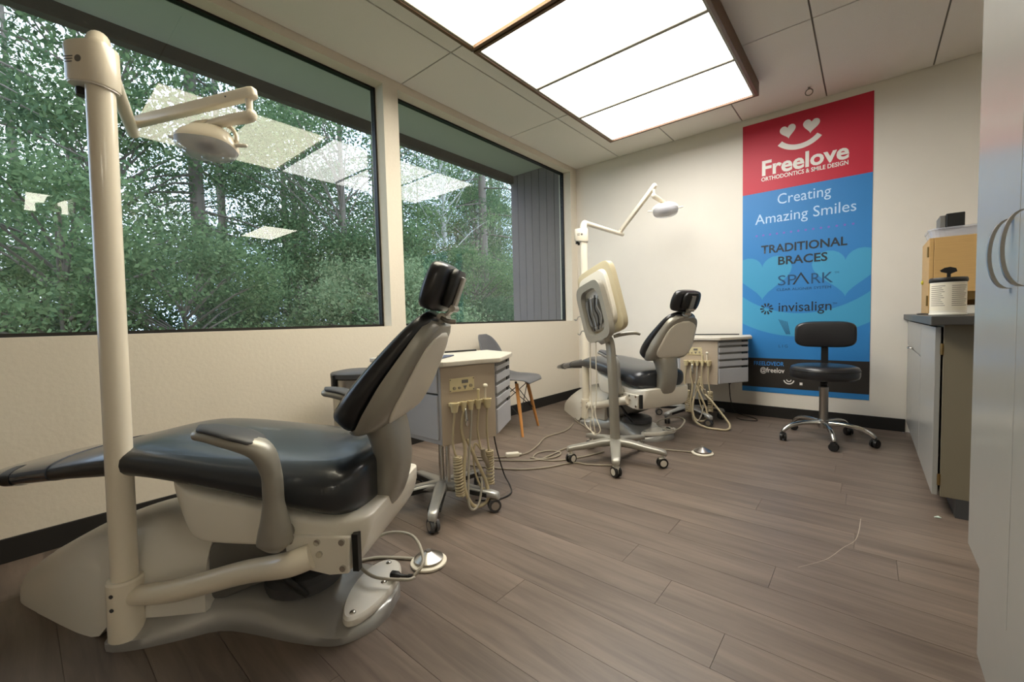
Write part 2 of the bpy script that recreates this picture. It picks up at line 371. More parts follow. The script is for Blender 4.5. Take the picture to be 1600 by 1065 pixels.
b = new(); tube(b, [(.024*math.cos(q), 0, -.036+.024*math.sin(q)) for q in [2*PI*i/16 for i in range(17)]], .004, 6, 1, smooth=False); obj('ring', b, M_FIXGREY, hk, smooth=True)
b = new(); cyl(b, (0, 0, -.014), (0, 0, 0), .008); obj('base_screw', b, M_FIXGREY, hk, smooth=True, auto=40)

# ------------------------------------------------------------------ poster
PX0, PX1, PZ0, PZ1 = 1.740, 2.636, .220, 2.600
po = empty('poster', ((PX0+PX1)/2, 0, PZ0)); tag(po, 'tall red and blue orthodontics poster hung on the back wall', 'poster')
PWD = (PX1-PX0)/2; PH = PZ1-PZ0
def pz(z): return z-PZ0
obj('backing_sheet', bx(-PWD, PWD, -.003, -.0005, 0, PH), M_BLUE, po)
obj('red_field', bx(-PWD, PWD, -.0034, -.003, pz(1.991), PH), M_RED, po)
obj('black_band', bx(-PWD, PWD, -.0034, -.003, pz(.265), pz(.526)), M_PBLACK, po)
def flat(name, poly, m, y=-.0036):
    b = new(); vs = [b.verts.new((x, y, z)) for x, z in poly]; f = b.faces.new(vs); bmesh.ops.triangulate(b, faces=[f])
    o = obj(name, b, m, po); return o
def heart(cx, cz, w, h, rot=0, n=40):
    out = []
    for i in range(n):
        t = 2*PI*i/n; x = 16*math.sin(t)**3/32*w; z = (13*math.cos(t)-5*math.cos(2*t)-2*math.cos(3*t)-math.cos(4*t)+2.5)/29*h
        out.append((cx+x*math.cos(rot)-z*math.sin(rot), cz+x*math.sin(rot)+z*math.cos(rot)))
    return out
def arc(cx, cz, r0, r1, a0, a1, n=24):
    A = [math.radians(a0+(a1-a0)*i/n) for i in range(n+1)]
    return [(cx+r1*math.cos(a), cz+r1*math.sin(a)) for a in A]+[(cx+r0*math.cos(a), cz+r0*math.sin(a)) for a in A[::-1]]
flat('heart_eye', heart(-.105, pz(2.455), .115, .115, .10), M_PTEXT); flat('heart_eye', heart(.055, pz(2.455), .115, .115, -.10), M_PTEXT)
flat('smile_arc', arc(-.025, pz(2.50), .165, .207, 222, 318), M_PTEXT)
text('lettering', 'Freelove', 0, pz(2.135), .175, M_PTEXT, po, bold=.028, width=.60)
text('lettering', 'ORTHODONTICS & SMILE DESIGN', 0, pz(2.085), .048, M_PTEXT, po, bold=.02, width=.60)
text('lettering', 'Creating', .005, pz(1.865), .125, M_PTEXTL, po, width=.37); text('lettering', 'Amazing Smiles', .005, pz(1.715), .125, M_PTEXTL, po, width=.70)
for i in range(14): flat('dot', [(-.335+.0515*i+.009*math.cos(q), pz(1.615)+.009*math.sin(q)) for q in [2*PI*j/8 for j in range(8)]], M_PPINK)
# big pale smile behind the words
def clipx(poly, lim, sg):
    out = []
    for (x0, z0), (x1, z1) in zip(poly, poly[1:]+poly[:1]):
        a, c = sg*x0 <= lim, sg*x1 <= lim
        if a: out.append((x0, z0))
        if a != c: t = (sg*lim-x0)/(x1-x0); out.append((sg*lim, z0+t*(z1-z0)))
    return out
for sg in (-1, 1): flat('pale_heart', clipx(heart(.29*sg, pz(1.235), .44, .38), PWD, sg), M_CYAN, -.0033)
flat('pale_smile', clipx(clipx(arc(0, pz(1.62), .70, .90, 214, 326, 36), PWD, 1), PWD, -1), M_CYAN, -.0032)
text('lettering', 'TRADITIONAL', 0, pz(1.455), .098, M_PDARK, po, bold=.022, width=.60); text('lettering', 'BRACES', 0, pz(1.345), .098, M_PDARK, po, bold=.022, width=.345)
text('lettering', 'SP', -.105, pz(1.165), .125, M_PNAVY, po, width=.135)
flat('lettering', [(-.065, pz(1.165)), (-.05, pz(1.165)), (-.005, pz(1.245)), (.04, pz(1.165)), (.055, pz(1.165)), (-.005, pz(1.268))], M_PDARK)
text('lettering', 'RK', .135, pz(1.165), .125, M_PNAVY, po, width=.145); text('lettering', 'TM', .235, pz(1.235), .022, M_PNAVY, po)
text('lettering', 'CLEAR ALIGNER SYSTEM', .01, pz(1.118), .03, M_PNAVY, po, width=.38)
for i in range(10):
    a = 2*PI*i/10; c, s = math.cos(a), math.sin(a); q = [(.02, -.004), (.048, -.008), (.052, 0), (.048, .008), (.02, .004)]
    flat('sunburst_ray', [(-.255+u*c-v*s, pz(.965)+u*s+v*c) for u, v in q], M_PDARK)
text('lettering', 'invisalign', .02, pz(.938), .115, M_PDARK, po, bold=.004, width=.37); text('lettering', 'TM', .225, pz(.985), .022, M_PNAVY, po)
for i in range(6):
    x = -.165+.012*i; flat('fan_stroke', [(x, pz(.87)-.004*i), (x+.005, pz(.87)-.004*i), (x*.45-.03, pz(.74)), (x*.45-.034, pz(.74))], M_PNAVY)
text('lettering', 'L I G', -.165, pz(.625), .035, M_PNAVY, po, align='LEFT')
text('lettering', 'FREELOVEOR', -.355, pz(.462), .05, M_PTEXTB, po, bold=.015, align='LEFT', width=.23)
text('lettering', '@freelov', -.305, pz(.400), .062, M_PTEXT, po, bold=.012, align='LEFT', width=.185)
flat('camera_icon', arc(-.085, pz(.345), .012, .02, 180, 360), M_PTEXT)
flat('camera_icon', arc(-.085, pz(.345), .032, .041, 190, 350), M_PTEXT)
flat('social_icon', [(-.007, pz(.304)), (.013, pz(.304)), (.013, pz(.326)), (-.007, pz(.326))], M_PTEXT)

# ------------------------------------------------------------------ base cabinets, worktop and what stands on it
CF = 2.85
def base_unit(y0, y1, label, drawers):
    c = empty('base_cabinet', (CF, (y0+y1)/2, 0)); tag(c, label, 'cabinet', 'grey base cabinets under the dark worktop')
    h = (y1-y0)/2
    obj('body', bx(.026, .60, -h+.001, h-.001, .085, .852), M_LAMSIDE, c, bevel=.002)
    obj('toe_kick', bx(.075, .58, -h+.002, h-.002, 0, .085), M_DGREY, c)
    zt = .842
    if drawers:
        d = obj('drawer', bx(0, .019, -h+.004, h-.004, .665, zt), M_LAMIN, c, bevel=.002); hb = new(); tube(hb, [(-.001, -.06, .675), (-.024, -.045, .675), (-.024, .045, .675), (-.001, .06, .675)], .005, 8); obj('pull', hb, M_CHROME, d, smooth=True)
        zt = .657
    n = 2 if h > .45 else 1; w = 2*(h-.004)/n
    for i in range(n):
        a = -h+.004+i*w
        d = obj('door', bx(0, .019, a+.0015, a+w-.0015, .088, zt), M_LAMIN, c, bevel=.002)
        hy = a+.004 if i == 0 else a+w-.004
        for z in (.16, .745 if not drawers else .60):
            b = new(); cyl(b, (.022, hy-.004, z-.025), (.022, hy-.004, z+.025), .006, seg=10); box(b, .019, .027, hy-.008, hy+.014, z-.022, z+.022); obj('hinge', b, M_BRASS, d)
        hb = new(); ky = a+w-.05 if i == 0 else a+.05
        tube(hb, [(-.001, ky, zt-.16), (-.026, ky, zt-.14), (-.026, ky, zt-.07), (-.001, ky, zt-.05)], .005, 8)
        hb.free()
base_unit(-1.695, -1.035, 'grey base cabinet with exposed end panel and door hinges', False)
base_unit(-1.033, -.016, 'grey base cabinet with drawer, set against the back wall', True)
b = new(); box(b, 2.826, 3.46, -1.80, -.002, .853, .892)
tag(obj('worktop', b, M_CTOP, bevel=.004), 'dark grey laminate worktop over the base cabinets', 'worktop')
ZC = .8925
can = empty('wipes_canister', (2.890, -1.655, ZC)); tag(can, 'white wipes canister with black lid on the worktop end', 'canister')
b = new(); lathe(b, [(.056, 0), (.0605, .004), (.0605, .010), (.058, .012), (.058, .148), (.056, .150)], 36); obj('tub', b, M_WHITEP, can, smooth=True, auto=40)
b = new(); lathe(b, [(.0595, .146), (.062, .149), (.062, .160), (.059, .166), (.02, .168)], 36); ld = obj('lid', b, M_BLACKP, can, smooth=True, auto=40)
b = new(); skin(b, [[(x, -.012, z) for x, z in P] if s else [(x, -.006, z) for x, z in P] for s in (0, 1) for P in [[(-.006, .166), (.006, .166), (.006, .182), (.026, .192), (.022, .206), (.004, .213), (-.014, .210), (-.028, .200), (-.024, .192), (-.006, .186)]]]); obj('open_flap', b, M_BLACKP, ld)
b = new(); skin(b, [[(.0583*math.sin(q), -.0583*math.cos(q), z) for q in np.linspace(-1.5, 1.5, 20)] for z in (.022, .142)], False, False, closed=False); obj('paper_label', b, M_LABEL, can, smooth=True)
for i in range(11):
    z = .128-.0085*i
    for q0, q1 in ((-1.2, -.25-.25*((i*37 % 10)/10)), (.1, 1.15-.3*((i*53 % 10)/10))):
        b = new(); skin(b, [[(.0586*math.sin(q), -.0586*math.cos(q), zz) for q in np.linspace(q0, q1, 8)] for zz in (z, z+.0025)], False, False, closed=False); obj('label_line', b, M_INK, can)
wc = empty('wooden_cupboard', (2.906, -.9, ZC)); tag(wc, 'small tan wooden cupboard standing on the worktop', 'cupboard')
obj('carcass', bx(0, .45, .0, .40, .125, .438), M_TANWOOD, wc, bevel=.002)
obj('door', bx(-.020, -.001, 0, .40, .0, .438), M_TANWOOD, wc, bevel=.002)
for z in (.08, .36):
    b = new(); cyl(b, (-.024, .006, z-.03), (-.024, .006, z+.03), .005, seg=10); obj('hinge', b, M_BRASS, wc, smooth=True, auto=40)
obj('side_leg', bx(.02, .44, .36, .40, 0, .125), M_TANWOOD, wc); obj('side_leg', bx(.02, .44, .01, .03, .08, .125), M_BRASS, wc); obj('shelf_stack', bx(.12, .42, .04, .34, 0, .05), M_WHITEP, wc, bevel=.004)
b = new(); lathe(b, [(.012, 0), (.014, .006), (.004, .01)], 12); k = obj('yellow_knob', b, M_YELLOW, wc, smooth=True); k.rotation_euler = (0, -PI/2, 0); k.location = (-.021, .30, .20)
tr = empty('storage_tray', (2.906, -.9, ZC+.4385)); tag(tr, 'clear plastic storage tray on top of the wooden cupboard', 'tray')
b = new(); skin(b, [[(x*k+.13, y*k+.16, z) for x, y in sup(.15, .15, 28, 6)] for k, z in ((.94, 0), (1, .045), (.985, .045), (.925, .004))], True, True); obj('tub', b, M_CLEAR, tr)
b = new(); skin(b, [[(x*k+.13, y*k+.16, z) for x, y in sup(.15, .15, 28, 6)] for k, z in ((1.03, .0455), (1.03, .054), (.9, .056))]); obj('lid', b, M_CLEAR, tr)
bk = empty('black_box', (2.955, -.86, ZC+.4385+.0565)); tag(bk, 'small black and grey box on the clear tray', 'box')
obj('case', bx(0, .075, .0, .16, 0, .078), M_BLACKP, bk, bevel=.004); obj('side_cover', bx(-.026, -.0005, .002, .158, 0, .07), M_GREYP, bk, bevel=.004)
b = new(); tube(b, [(2.93, -.97, ZC+.004), (2.87, -.95, ZC+.004), (2.843, -.90, ZC+.004), (2.86, -.84, ZC+.005), (2.90, -.80, ZC+.004)], .0036, 8, 8); tag(obj('black_cable', b, M_CABLEB, smooth=True), 'short black cable curling on the worktop beside the cupboard', 'cable')

b = new(); vs = [b.verts.new(v) for v in ((-.012, -.006, .003), (.010, -.008, .006), (.013, .004, .002), (.002, .009, .007), (-.010, .005, .002))]; b.faces.new(vs); b.faces.new([b.verts.new(v.co-Vector((0, 0, .002))) for v in vs][::-1])
o = obj('paper_scrap', b, mat('scrap_pale', srgb(190, 205, 195), .7)); o.location = (2.868, -1.735, 0); tag(o, 'tiny pale paper scrap on floor by the base cabinet end', 'paper scrap')
# ------------------------------------------------------------------ tall cupboard
tc_ = empty('tall_cabinet', (CF, -2.58, 0)); tag(tc_, 'tall pale grey cabinet with curved door handles', 'cabinet')
obj('carcass', bx(.021, .60, -1.32, 0, .24, 2.42), M_LAMIN, tc_, bevel=.002)
obj('plinth', bx(.004, .60, -1.32, -.138, 0, .24), M_LAMIN, tc_)
for i, (a, c) in enumerate(((-.44, -.001), (-.881, -.443))):
    d = obj('door', bx(0, .019, a, c, .243, 2.415), M_LAMIN, tc_, bevel=.0015)
    hy = -.385 if i == 0 else -.498
    b = new(); N = 16; rings = []
    for j in range(N+1):
        q = PI*j/N; z = 1.032-.073*math.cos(q); dd = .032*math.sin(q)**.8; w_ = .011-.005*math.sin(q)
        rings.append([(-dd-.003, hy-w_, z), (-dd-.003, hy+w_, z), (-dd+.003, hy+w_, z+.0), (-dd+.003, hy-w_, z)])
    skin(b, rings); obj('curved_handle', b, M_STEEL, d, smooth=True, auto=50)
obj('door', bx(0, .019, -1.32, -.884, .243, 2.415), M_LAMIN, tc_, bevel=.0015)

# ------------------------------------------------------------------ dental chair (local x: foot end to head end, local y: left side)
SEAT = smooth_tbl([(.04, .05, .432, .414), (.055, .09, .447, .412), (.12, .125, .470, .419), (.26, .155, .499, .434), (.42, .180, .530, .456), (.58, .205, .566, .472), (.70, .222, .588, .481), (.82, .234, .584, .475), (.95, .244, .571, .458), (1.12, .250, .556, .424), (1.26, .252, .546, .392), (1.33, .246, .540, .378), (1.368, .222, .533, .380), (1.388, .182, .523, .390), (1.395, .13, .51, .405)], 3)
BU = [(0, .10), (.012, .145), (.04, .178), (.10, .192), (.18, .188), (.27, .168), (.35, .145), (.392, .115), (.41, .07)]
BO = Vector((1.272, 0, .658)); BD = Vector((.680, 0, .733)); BE = Vector((.733, 0, -.680))
E0T = ([0, .05, .10, .20, .30, .41], [.082, .102, .092, .072, .058, .040]); E1T = ([0, .03, .07, .12, .20, .30, .41], [.09, .118, .142, .150, .134, .104, .072])
def e0f_(u): return float(np.interp(u, *E0T))
def e1f_(u): return float(np.interp(u, *E1T))
def bp(u, y, e): return BO + BD*u + BE*e + Vector((0, y, 0))
def make_chair():
    r = empty('dental_chair')
    # floor base
    T = smooth_tbl([(.585, .12, .020), (.60, .185, .032), (.64, .234, .052), (.72, .224, .076), (.82, .180, .094), (.91, .138, .098), (1.02, .145, .098), (1.15, .168, .084), (1.27, .178, .062), (1.33, .158, .050), (1.38, .105, .044), (1.402, .05, .038)], 3)
    b = new(); rings = []
    for x, hw, zt in T:
        n = 11; ring = []
        for j in range(n):
            q = -1+2*j/(n-1); ring.append((x, q*hw, zt*(1-abs(q)**5*.62)))
        ring.append((x, hw, .0)); ring.append((x, -hw, .0)); rings.append(ring)
    skin(b, rings); obj('base', b, M_SILVER2, r, smooth=True, auto=50)
    # pump cover
    S = smooth_tbl([(.07, .010, .03), (.078, .028, .06), (.115, .055, .10), (.20, .086, .158), (.30, .118, .212), (.40, .150, .262), (.50, .178, .300), (.60, .192, .328), (.70, .184, .340), (.80, .166, .332), (.875, .148, .310)], 3)
    def shell(rows, k=1.0):
        bb = new(); rg = []
        for x, hw, zt in rows:
            ring = []
            for j in range(17):
                q = PI*j/16; c, s_ = math.cos(q), math.sin(q)
                zb = .065*min(1, max(0, (x-.56)/.06)); ring.append((x, k*hw*math.copysign(abs(c)**.72, c), zb+(k*zt-zb)*abs(s_)**.80))
            rg.append(ring)
        return skin(bb, rg)
    cut = [s for s in S if s[0] <= .27]; rest = [s for s in S if s[0] >= .23]
    pc = obj('pump_cover', shell(rest), M_WHITEP, r, smooth=True, auto=55); obj('pump_cover_nose', shell(cut, .988), M_WHITEP, pc, smooth=True, auto=60)
    # lift arm and column
    b = new(); loftx(b, [(.74, .12, .18, .05), (.90, .125, .28, .07), (1.06, .12, .345, .14), (1.22, .12, .38, .21)], e=5); obj('lift_arm', b, M_GREYP, r, smooth=True, auto=50)
    b = new(); lathe(b, [(.115, .0), (.115, .03), (.10, .045), (.02, .05)], 28, (1.10, 0, .085)); obj('base_boot', b, M_DGREY, r, smooth=True, auto=40)
    # white under-seat frame
    F = smooth_tbl([(.80, .15, .487, .470), (.85, .195, .482, .440), (.905, .220, .470, .345), (.95, .228, .462, .318), (1.05, .234, .446, .316), (1.15, .238, .430, .318), (1.22, .240, .412, .312), (1.28, .240, .404, .268), (1.335, .239, .402, .244), (1.375, .233, .402, .252), (1.405, .222, .402, .292), (1.422, .205, .400, .345), (1.428, .185, .396, .375)], 3)
    b = new(); loftx(b, F, e=11, n=40); fr = obj('seat_frame', b, M_CREAM, r, smooth=True, auto=40)
    # plate for the light mount
    b = new(); rr = [(1.205, .362), (1.212, .300), (1.25, .272), (1.33, .256), (1.382, .262), (1.388, .360)]
    skin(b, [[(x, y, z) for x, z in rr] for y in (-.236, -.250)]); mp = obj('mount_plate', b, M_CREAM, r, bevel=.004)
    skin_b = bx(1.390, 1.406, -.2415, -.222, .264, .364); obj('slot', skin_b, M_BLACKP, r)
    for x, z in ((1.225, .348), (1.30, .346), (1.305, .314), (1.368, .348), (1.368, .278)):
        b = new(); cyl(b, (x, -.249, z), (x, -.256, z), .0085, seg=8); obj('bolt', b, M_CHROME, mp)
    # seat cushion
    b = new(); loftx(b, SEAT, e=3.0, n=36); obj('seat', b, M_SEAT, r, smooth=True)
    b = new(); loftx(b, [(x-.002, hw+.003, zt+.003, zb-.002) for x, hw, zt, zb in SEAT if x < .43], e=3.0, n=36)
    tcv = obj('foot_cover', b, M_TOE, r, smooth=True, auto=60)
    b = new(); rg = []
    for x, hw, zt, zb in [s for s in SEAT if .17 < s[0] < .30]:
        zc, hh = (zt+zb)/2, (zt-zb)/2+.0045; rg.append([(x, y, zc+z) for y, z in [p for p in sup(hw+.0045, hh, 72, 3.0) if p[0] < -.08 and abs(p[1]) < hh*.9]])
    m_ = min(len(q) for q in rg); rg = [[q[round(i*(len(q)-1)/(m_-1))] for i in range(m_)] for q in rg]
    skin(b, rg, False, False, closed=False); obj('dark_patch', b, M_BLACKP, tcv, smooth=True)
    # backrest cushion
    def blay(us, e0f, e1f, k=1.0, n=32, ee=3.2):
        bb = new(); rg = []
        for u, hw in us:
            e0, e1 = e0f(u), e1f(u); ec, eh = (e0+e1)/2, (e1-e0)/2
            rg.append([bp(u, y*k, ec+z) for y, z in sup(hw, eh, n, ee)])
        return skin(bb, rg)
    BS = smooth_tbl(BU, 3)
    b = blay(BS, lambda u: .008*(abs(u-.2)/.2)**3, lambda u: e0f_(u)+.012); obj('backrest', b, M_BLACK, r, smooth=True)
    # worn spot where the vinyl has torn
    patch = new(); rows_ = []
    for i in range(6):
        u = .022+.011*i; hw = interp(BS, u)[0]; e0 = .008*(abs(u-.2)/.2)**3; e1 = e0f_(u)+.012; ec, eh = (e0+e1)/2, (e1-e0)/2; row_ = []
        lo, hi = (.50-.10*math.sin(2.2*i), .95-.07*abs(i-2.5))
        for j in range(5):
            q = PI+.12+(lo+(hi-lo)*j/4); c, s2_ = math.cos(q), math.sin(q)
            row_.append(bp(u, (hw+.0015)*math.copysign(abs(c)**(2/3.2), c), ec+(eh+.0015)*math.copysign(abs(s2_)**(2/3.2), s2_)))
        rows_.append(row_)
    skin(patch, rows_, False, False, closed=False); obj('worn_spot', patch, M_IVORY, r.children[-1], smooth=True)
    # silver back shell: sides taper to a flat back that carries a cream panel
    def hull(u):
        hw = interp(BU, u)[0]-.002; e0, e1 = e0f_(u), e1f_(u)
        pts = [(-1.0, 0), (-1.0, .50), (-.98, .72), (-.93, .88), (-.86, .97), (-.76, 1.0), (-.5, 1.03), (0, 1.04)]
        return [(x*hw, e0+(e1-e0)*e) for x, e in pts]+[(-x*hw, e0+(e1-e0)*e) for x, e in pts[-2::-1]]
    b = new(); us = np.concatenate([np.linspace(.010, .08, 8), np.linspace(.10, .404, 14)])
    skin(b, [[bp(u, y, e) for y, e in hull(u)] for u in us]); bs = obj('back_shell', b, M_SILVER, r, smooth=True, auto=55)
    b = new(); rg = []
    for u in np.linspace(.085, .385, 20):
        q = (u-.235)/.151; w = .86*max(.06, 1-abs(q)**5)**.5*interp(BU, u)[0]; H_ = hull(u)
        ys = np.linspace(-w, w, 15); rg.append([bp(u, float(y), float(np.interp(y, [h[0] for h in H_], [h[1] for h in H_]))+.003) for y in ys])
    skin(b, rg, False, False, closed=False); ip = obj('back_panel', b, M_CREAM, r, smooth=True)
    sm = ip.modifiers.new('solid', 'SOLIDIFY'); sm.thickness = .005; sm.offset = 0
    # stem joining back to seat frame
    P = spline([(1.385, 0, .640), (1.408, 0, .580), (1.418, 0, .51), (1.412, 0, .45), (1.395, 0, .395), (1.372, 0, .362)], 4); rg = []
    hw_ = np.interp(np.linspace(0, 1, len(P)), [0, .35, .75, 1], [.105, .080, .080, .074])
    for i, (p, t, a, c) in enumerate(frames(P)):
        nn = Vector((-t.z, 0, t.x)); rg.append([p + nn*z + Vector((0, y, 0)) for y, z in sup(hw_[i], .046, 24, 3.4)])
    b = new(); skin(b, rg); obj('back_stem', b, M_SILVER, r, smooth=True, auto=60)
    # headrest
    hc = Vector((1.590, 0, 1.026)); hd = Vector((.37, 0, .929)); he = Vector((.929, 0, -.37))
    b = new(); rg = []
    for v, hw, th in smooth_tbl([(-.074, .075, .016), (-.069, .105, .028), (-.044, .122, .033), (0, .126, .035), (.044, .118, .033), (.064, .10, .028), (.072, .06, .016)], 3):
        rg.append([hc + hd*v + he*z + Vector((0, y, 0)) for y, z in sup(hw, th, 28, 3)])
    skin(b, rg); hr = obj('headrest', b, M_BLACK, r, smooth=True)
    b = new(); rg = []
    for v, hw, th in ((-.05, .055, .012), (-.036, .07, .015), (.044, .07, .015), (.066, .05, .010)):
        rg.append([hc + hd*v + he*(.040+z) + Vector((0, y, 0)) for y, z in sup(hw, th, 20, 4)])
    skin(b, rg); obj('headrest_backing', b, M_BLACKP, hr, smooth=True, auto=50)
    b = new(); p0 = hc+he*.058+hd*.05; p1 = hc+he*.060-hd*.05; p2 = hc+he*.040-hd*.088; p3 = bp(.392, 0, .052)
    rg = [[p + Vector((0, y, 0)) + he*z for y, z in ((-w, -.005), (w, -.005), (w, .005), (-w, .005))] for p, w in ((p0, .018), (p1, .020), (p2, .020), (p3, .024))]; skin(b, rg); br = obj('headrest_bracket', b, M_STEEL, r, bevel=.002)
    b = new(); cyl(b, p2-Vector((0, .030, 0)), p2+Vector((0, .030, 0)), .016, seg=16); obj('pivot', b, M_STEEL, br, smooth=True, auto=40)
    b = new(); cyl(b, p1-Vector((0, .030, 0)), p1+Vector((0, .030, 0)), .011, seg=14); tube(b, [p2+Vector((0, -.03, 0)), p2+Vector((.02, -.034, -.01)), p2+Vector((.045, -.03, -.012))], .007, 8); obj('release_lever', b, M_STEEL, br, smooth=True, auto=40)
    # armrests
    for sg in (-1, 1):
        Y = .300*sg
        P = spline([(1.022, Y, .652), (1.075, Y, .646), (1.140, Y, .630), (1.190, Y-.006*sg, .602), (1.210, Y-.010*sg, .545), (1.212, Y-.010*sg, .47), (1.210, Y-.014*sg, .41), (1.205, Y-.018*sg, .37), (1.203, Y-.022*sg, .335)], 5)
        K = np.linspace(0, 1, len(P)); ww = np.interp(K, [0, .04, .2, .36, .5, .62, .78, .9, 1], [.014, .036, .046, .034, .024, .023, .034, .040, .012]); hh = np.interp(K, [0, .04, .2, .36, .5, .62, .78, .9, 1], [.008, .015, .019, .024, .023, .024, .038, .042, .014])
        rg = []
        for i, (p, t, a, c) in enumerate(frames(P)):
            nn = Vector((-t.z, 0, t.x)).normalized(); rg.append([p + nn*z + Vector((0, y, 0)) for y, z in sup(ww[i], hh[i], 18, 2.3)])
        b = new(); skin(b, rg); ar = obj('armrest', b, M_SILVER, r, smooth=True, auto=70)
        P = spline([(1.032, Y, .665), (1.075, Y, .661), (1.135, Y, .648), (1.170, Y-.004*sg, .634), (1.190, Y-.006*sg, .620)], 4); rg = []
        wv = np.interp(np.linspace(0, 1, len(P)), [0, .12, .5, .85, 1], [.010, .033, .045, .034, .010])
        for i, (p, t, a, c) in enumerate(frames(P)):
            nn = Vector((-t.z, 0, t.x)).normalized(); rg.append([p + nn*z + Vector((0, y, 0)) for y, z in sup(wv[i], .008, 16, 2.5)])
        b = new(); skin(b, rg); obj('arm_pad', b, M_DGREY, ar, smooth=True, auto=70)
        b = new(); cyl(b, (1.21, Y-.03*sg, .372), (1.21, Y-.10*sg, .372), .022, seg=14); obj('arm_axle', b, M_SILVER, ar, smooth=True, auto=40)
    # oval foot plate with connector
    c0 = Vector((1.330, .0, .042)); th = math.radians(88); ax = Vector((math.cos(th), math.sin(th), 0)); ay = Vector((-math.sin(th), math.cos(th), 0))
    b = new(); rg = []
    for k, z in ((.97, 0), (1, .006), (.985, .020), (.93, .026)):
        rg.append([c0 + ax*(-.160*k*math.cos(q)) + ay*(.066*k*math.sin(q)*(1-.18*math.cos(q))) + Vector((0, 0, z)) for q in [2*PI*j/36 for j in range(36)]])
    skin(b, rg); op = obj('oval_plate', b, M_WHITEP, r, smooth=True, auto=35)
    for q in (-.128, .128, .02):
        b = new(); p = c0+ax*q+ay*(.0 if q != .02 else -.03)+Vector((0, 0, .025)); lathe(b, [(.010, 0), (.010, .002), (.006, .006), (.001, .007)], 14, p); obj('bolt', b, M_CHROME, op, smooth=True)
    p = c0+ax*.035+ay*(-.048)+Vector((0, 0, .043)); b = new(); rg = [[p+Vector((d*.9, -d*.1, 0))+Vector((0, y, z)) for y, z in sup(w, w*.8, 14)] for d, w in ((0, .010), (.004, .014), (.03, .013), (.04, .006), (.068, .005), (.07, .009), (.085, .009))]; skin(b, rg); obj('connector_plug', b, M_BLACKP, op, smooth=True, auto=50)
    b = new(); tube(b, [p+Vector((.08, -.008, .0)), p+Vector((.10, .04, .03)), p+Vector((.02, .16, .05)), p+Vector((-.10, .18, .04)), p+Vector((-.14, .06, .02)), p+Vector((-.05, -.03, .012)), p+Vector((.06, -.035, .006)), p+Vector((.085, -.012, -.0))], .0055, 8, 6); obj('hose_loop', b, M_HOSEG, op, smooth=True)
    b = new(); tube(b, [(.95, -.10, .13), (1.03, -.15, .20), (1.10, -.17, .23), (1.16, -.16, .17), (1.18, -.12, .11)], .009, 8, 6); obj('drain_hose', b, M_BLACKP, r, smooth=True)
    return r
chair1 = make_chair(); chair1.location = (.31, -4.381, 0); chair1.rotation_euler.z = math.radians(35)
tag(chair1, 'black dental chair beside the wider window with worn spot on its backrest', 'dental chair', 'dental chairs')
chair2 = copy_tree(chair1); chair2.location = (.208, -.684, 0); chair2.rotation_euler.z = math.radians(-24)
tag(chair2, 'black dental chair in the far corner behind the rolling monitor stand', 'dental chair', 'dental chairs')
for ch in chair2.children:
    if ch.name.startswith('backrest'):
        for g in list(ch.children): bpy.data.objects.remove(g)

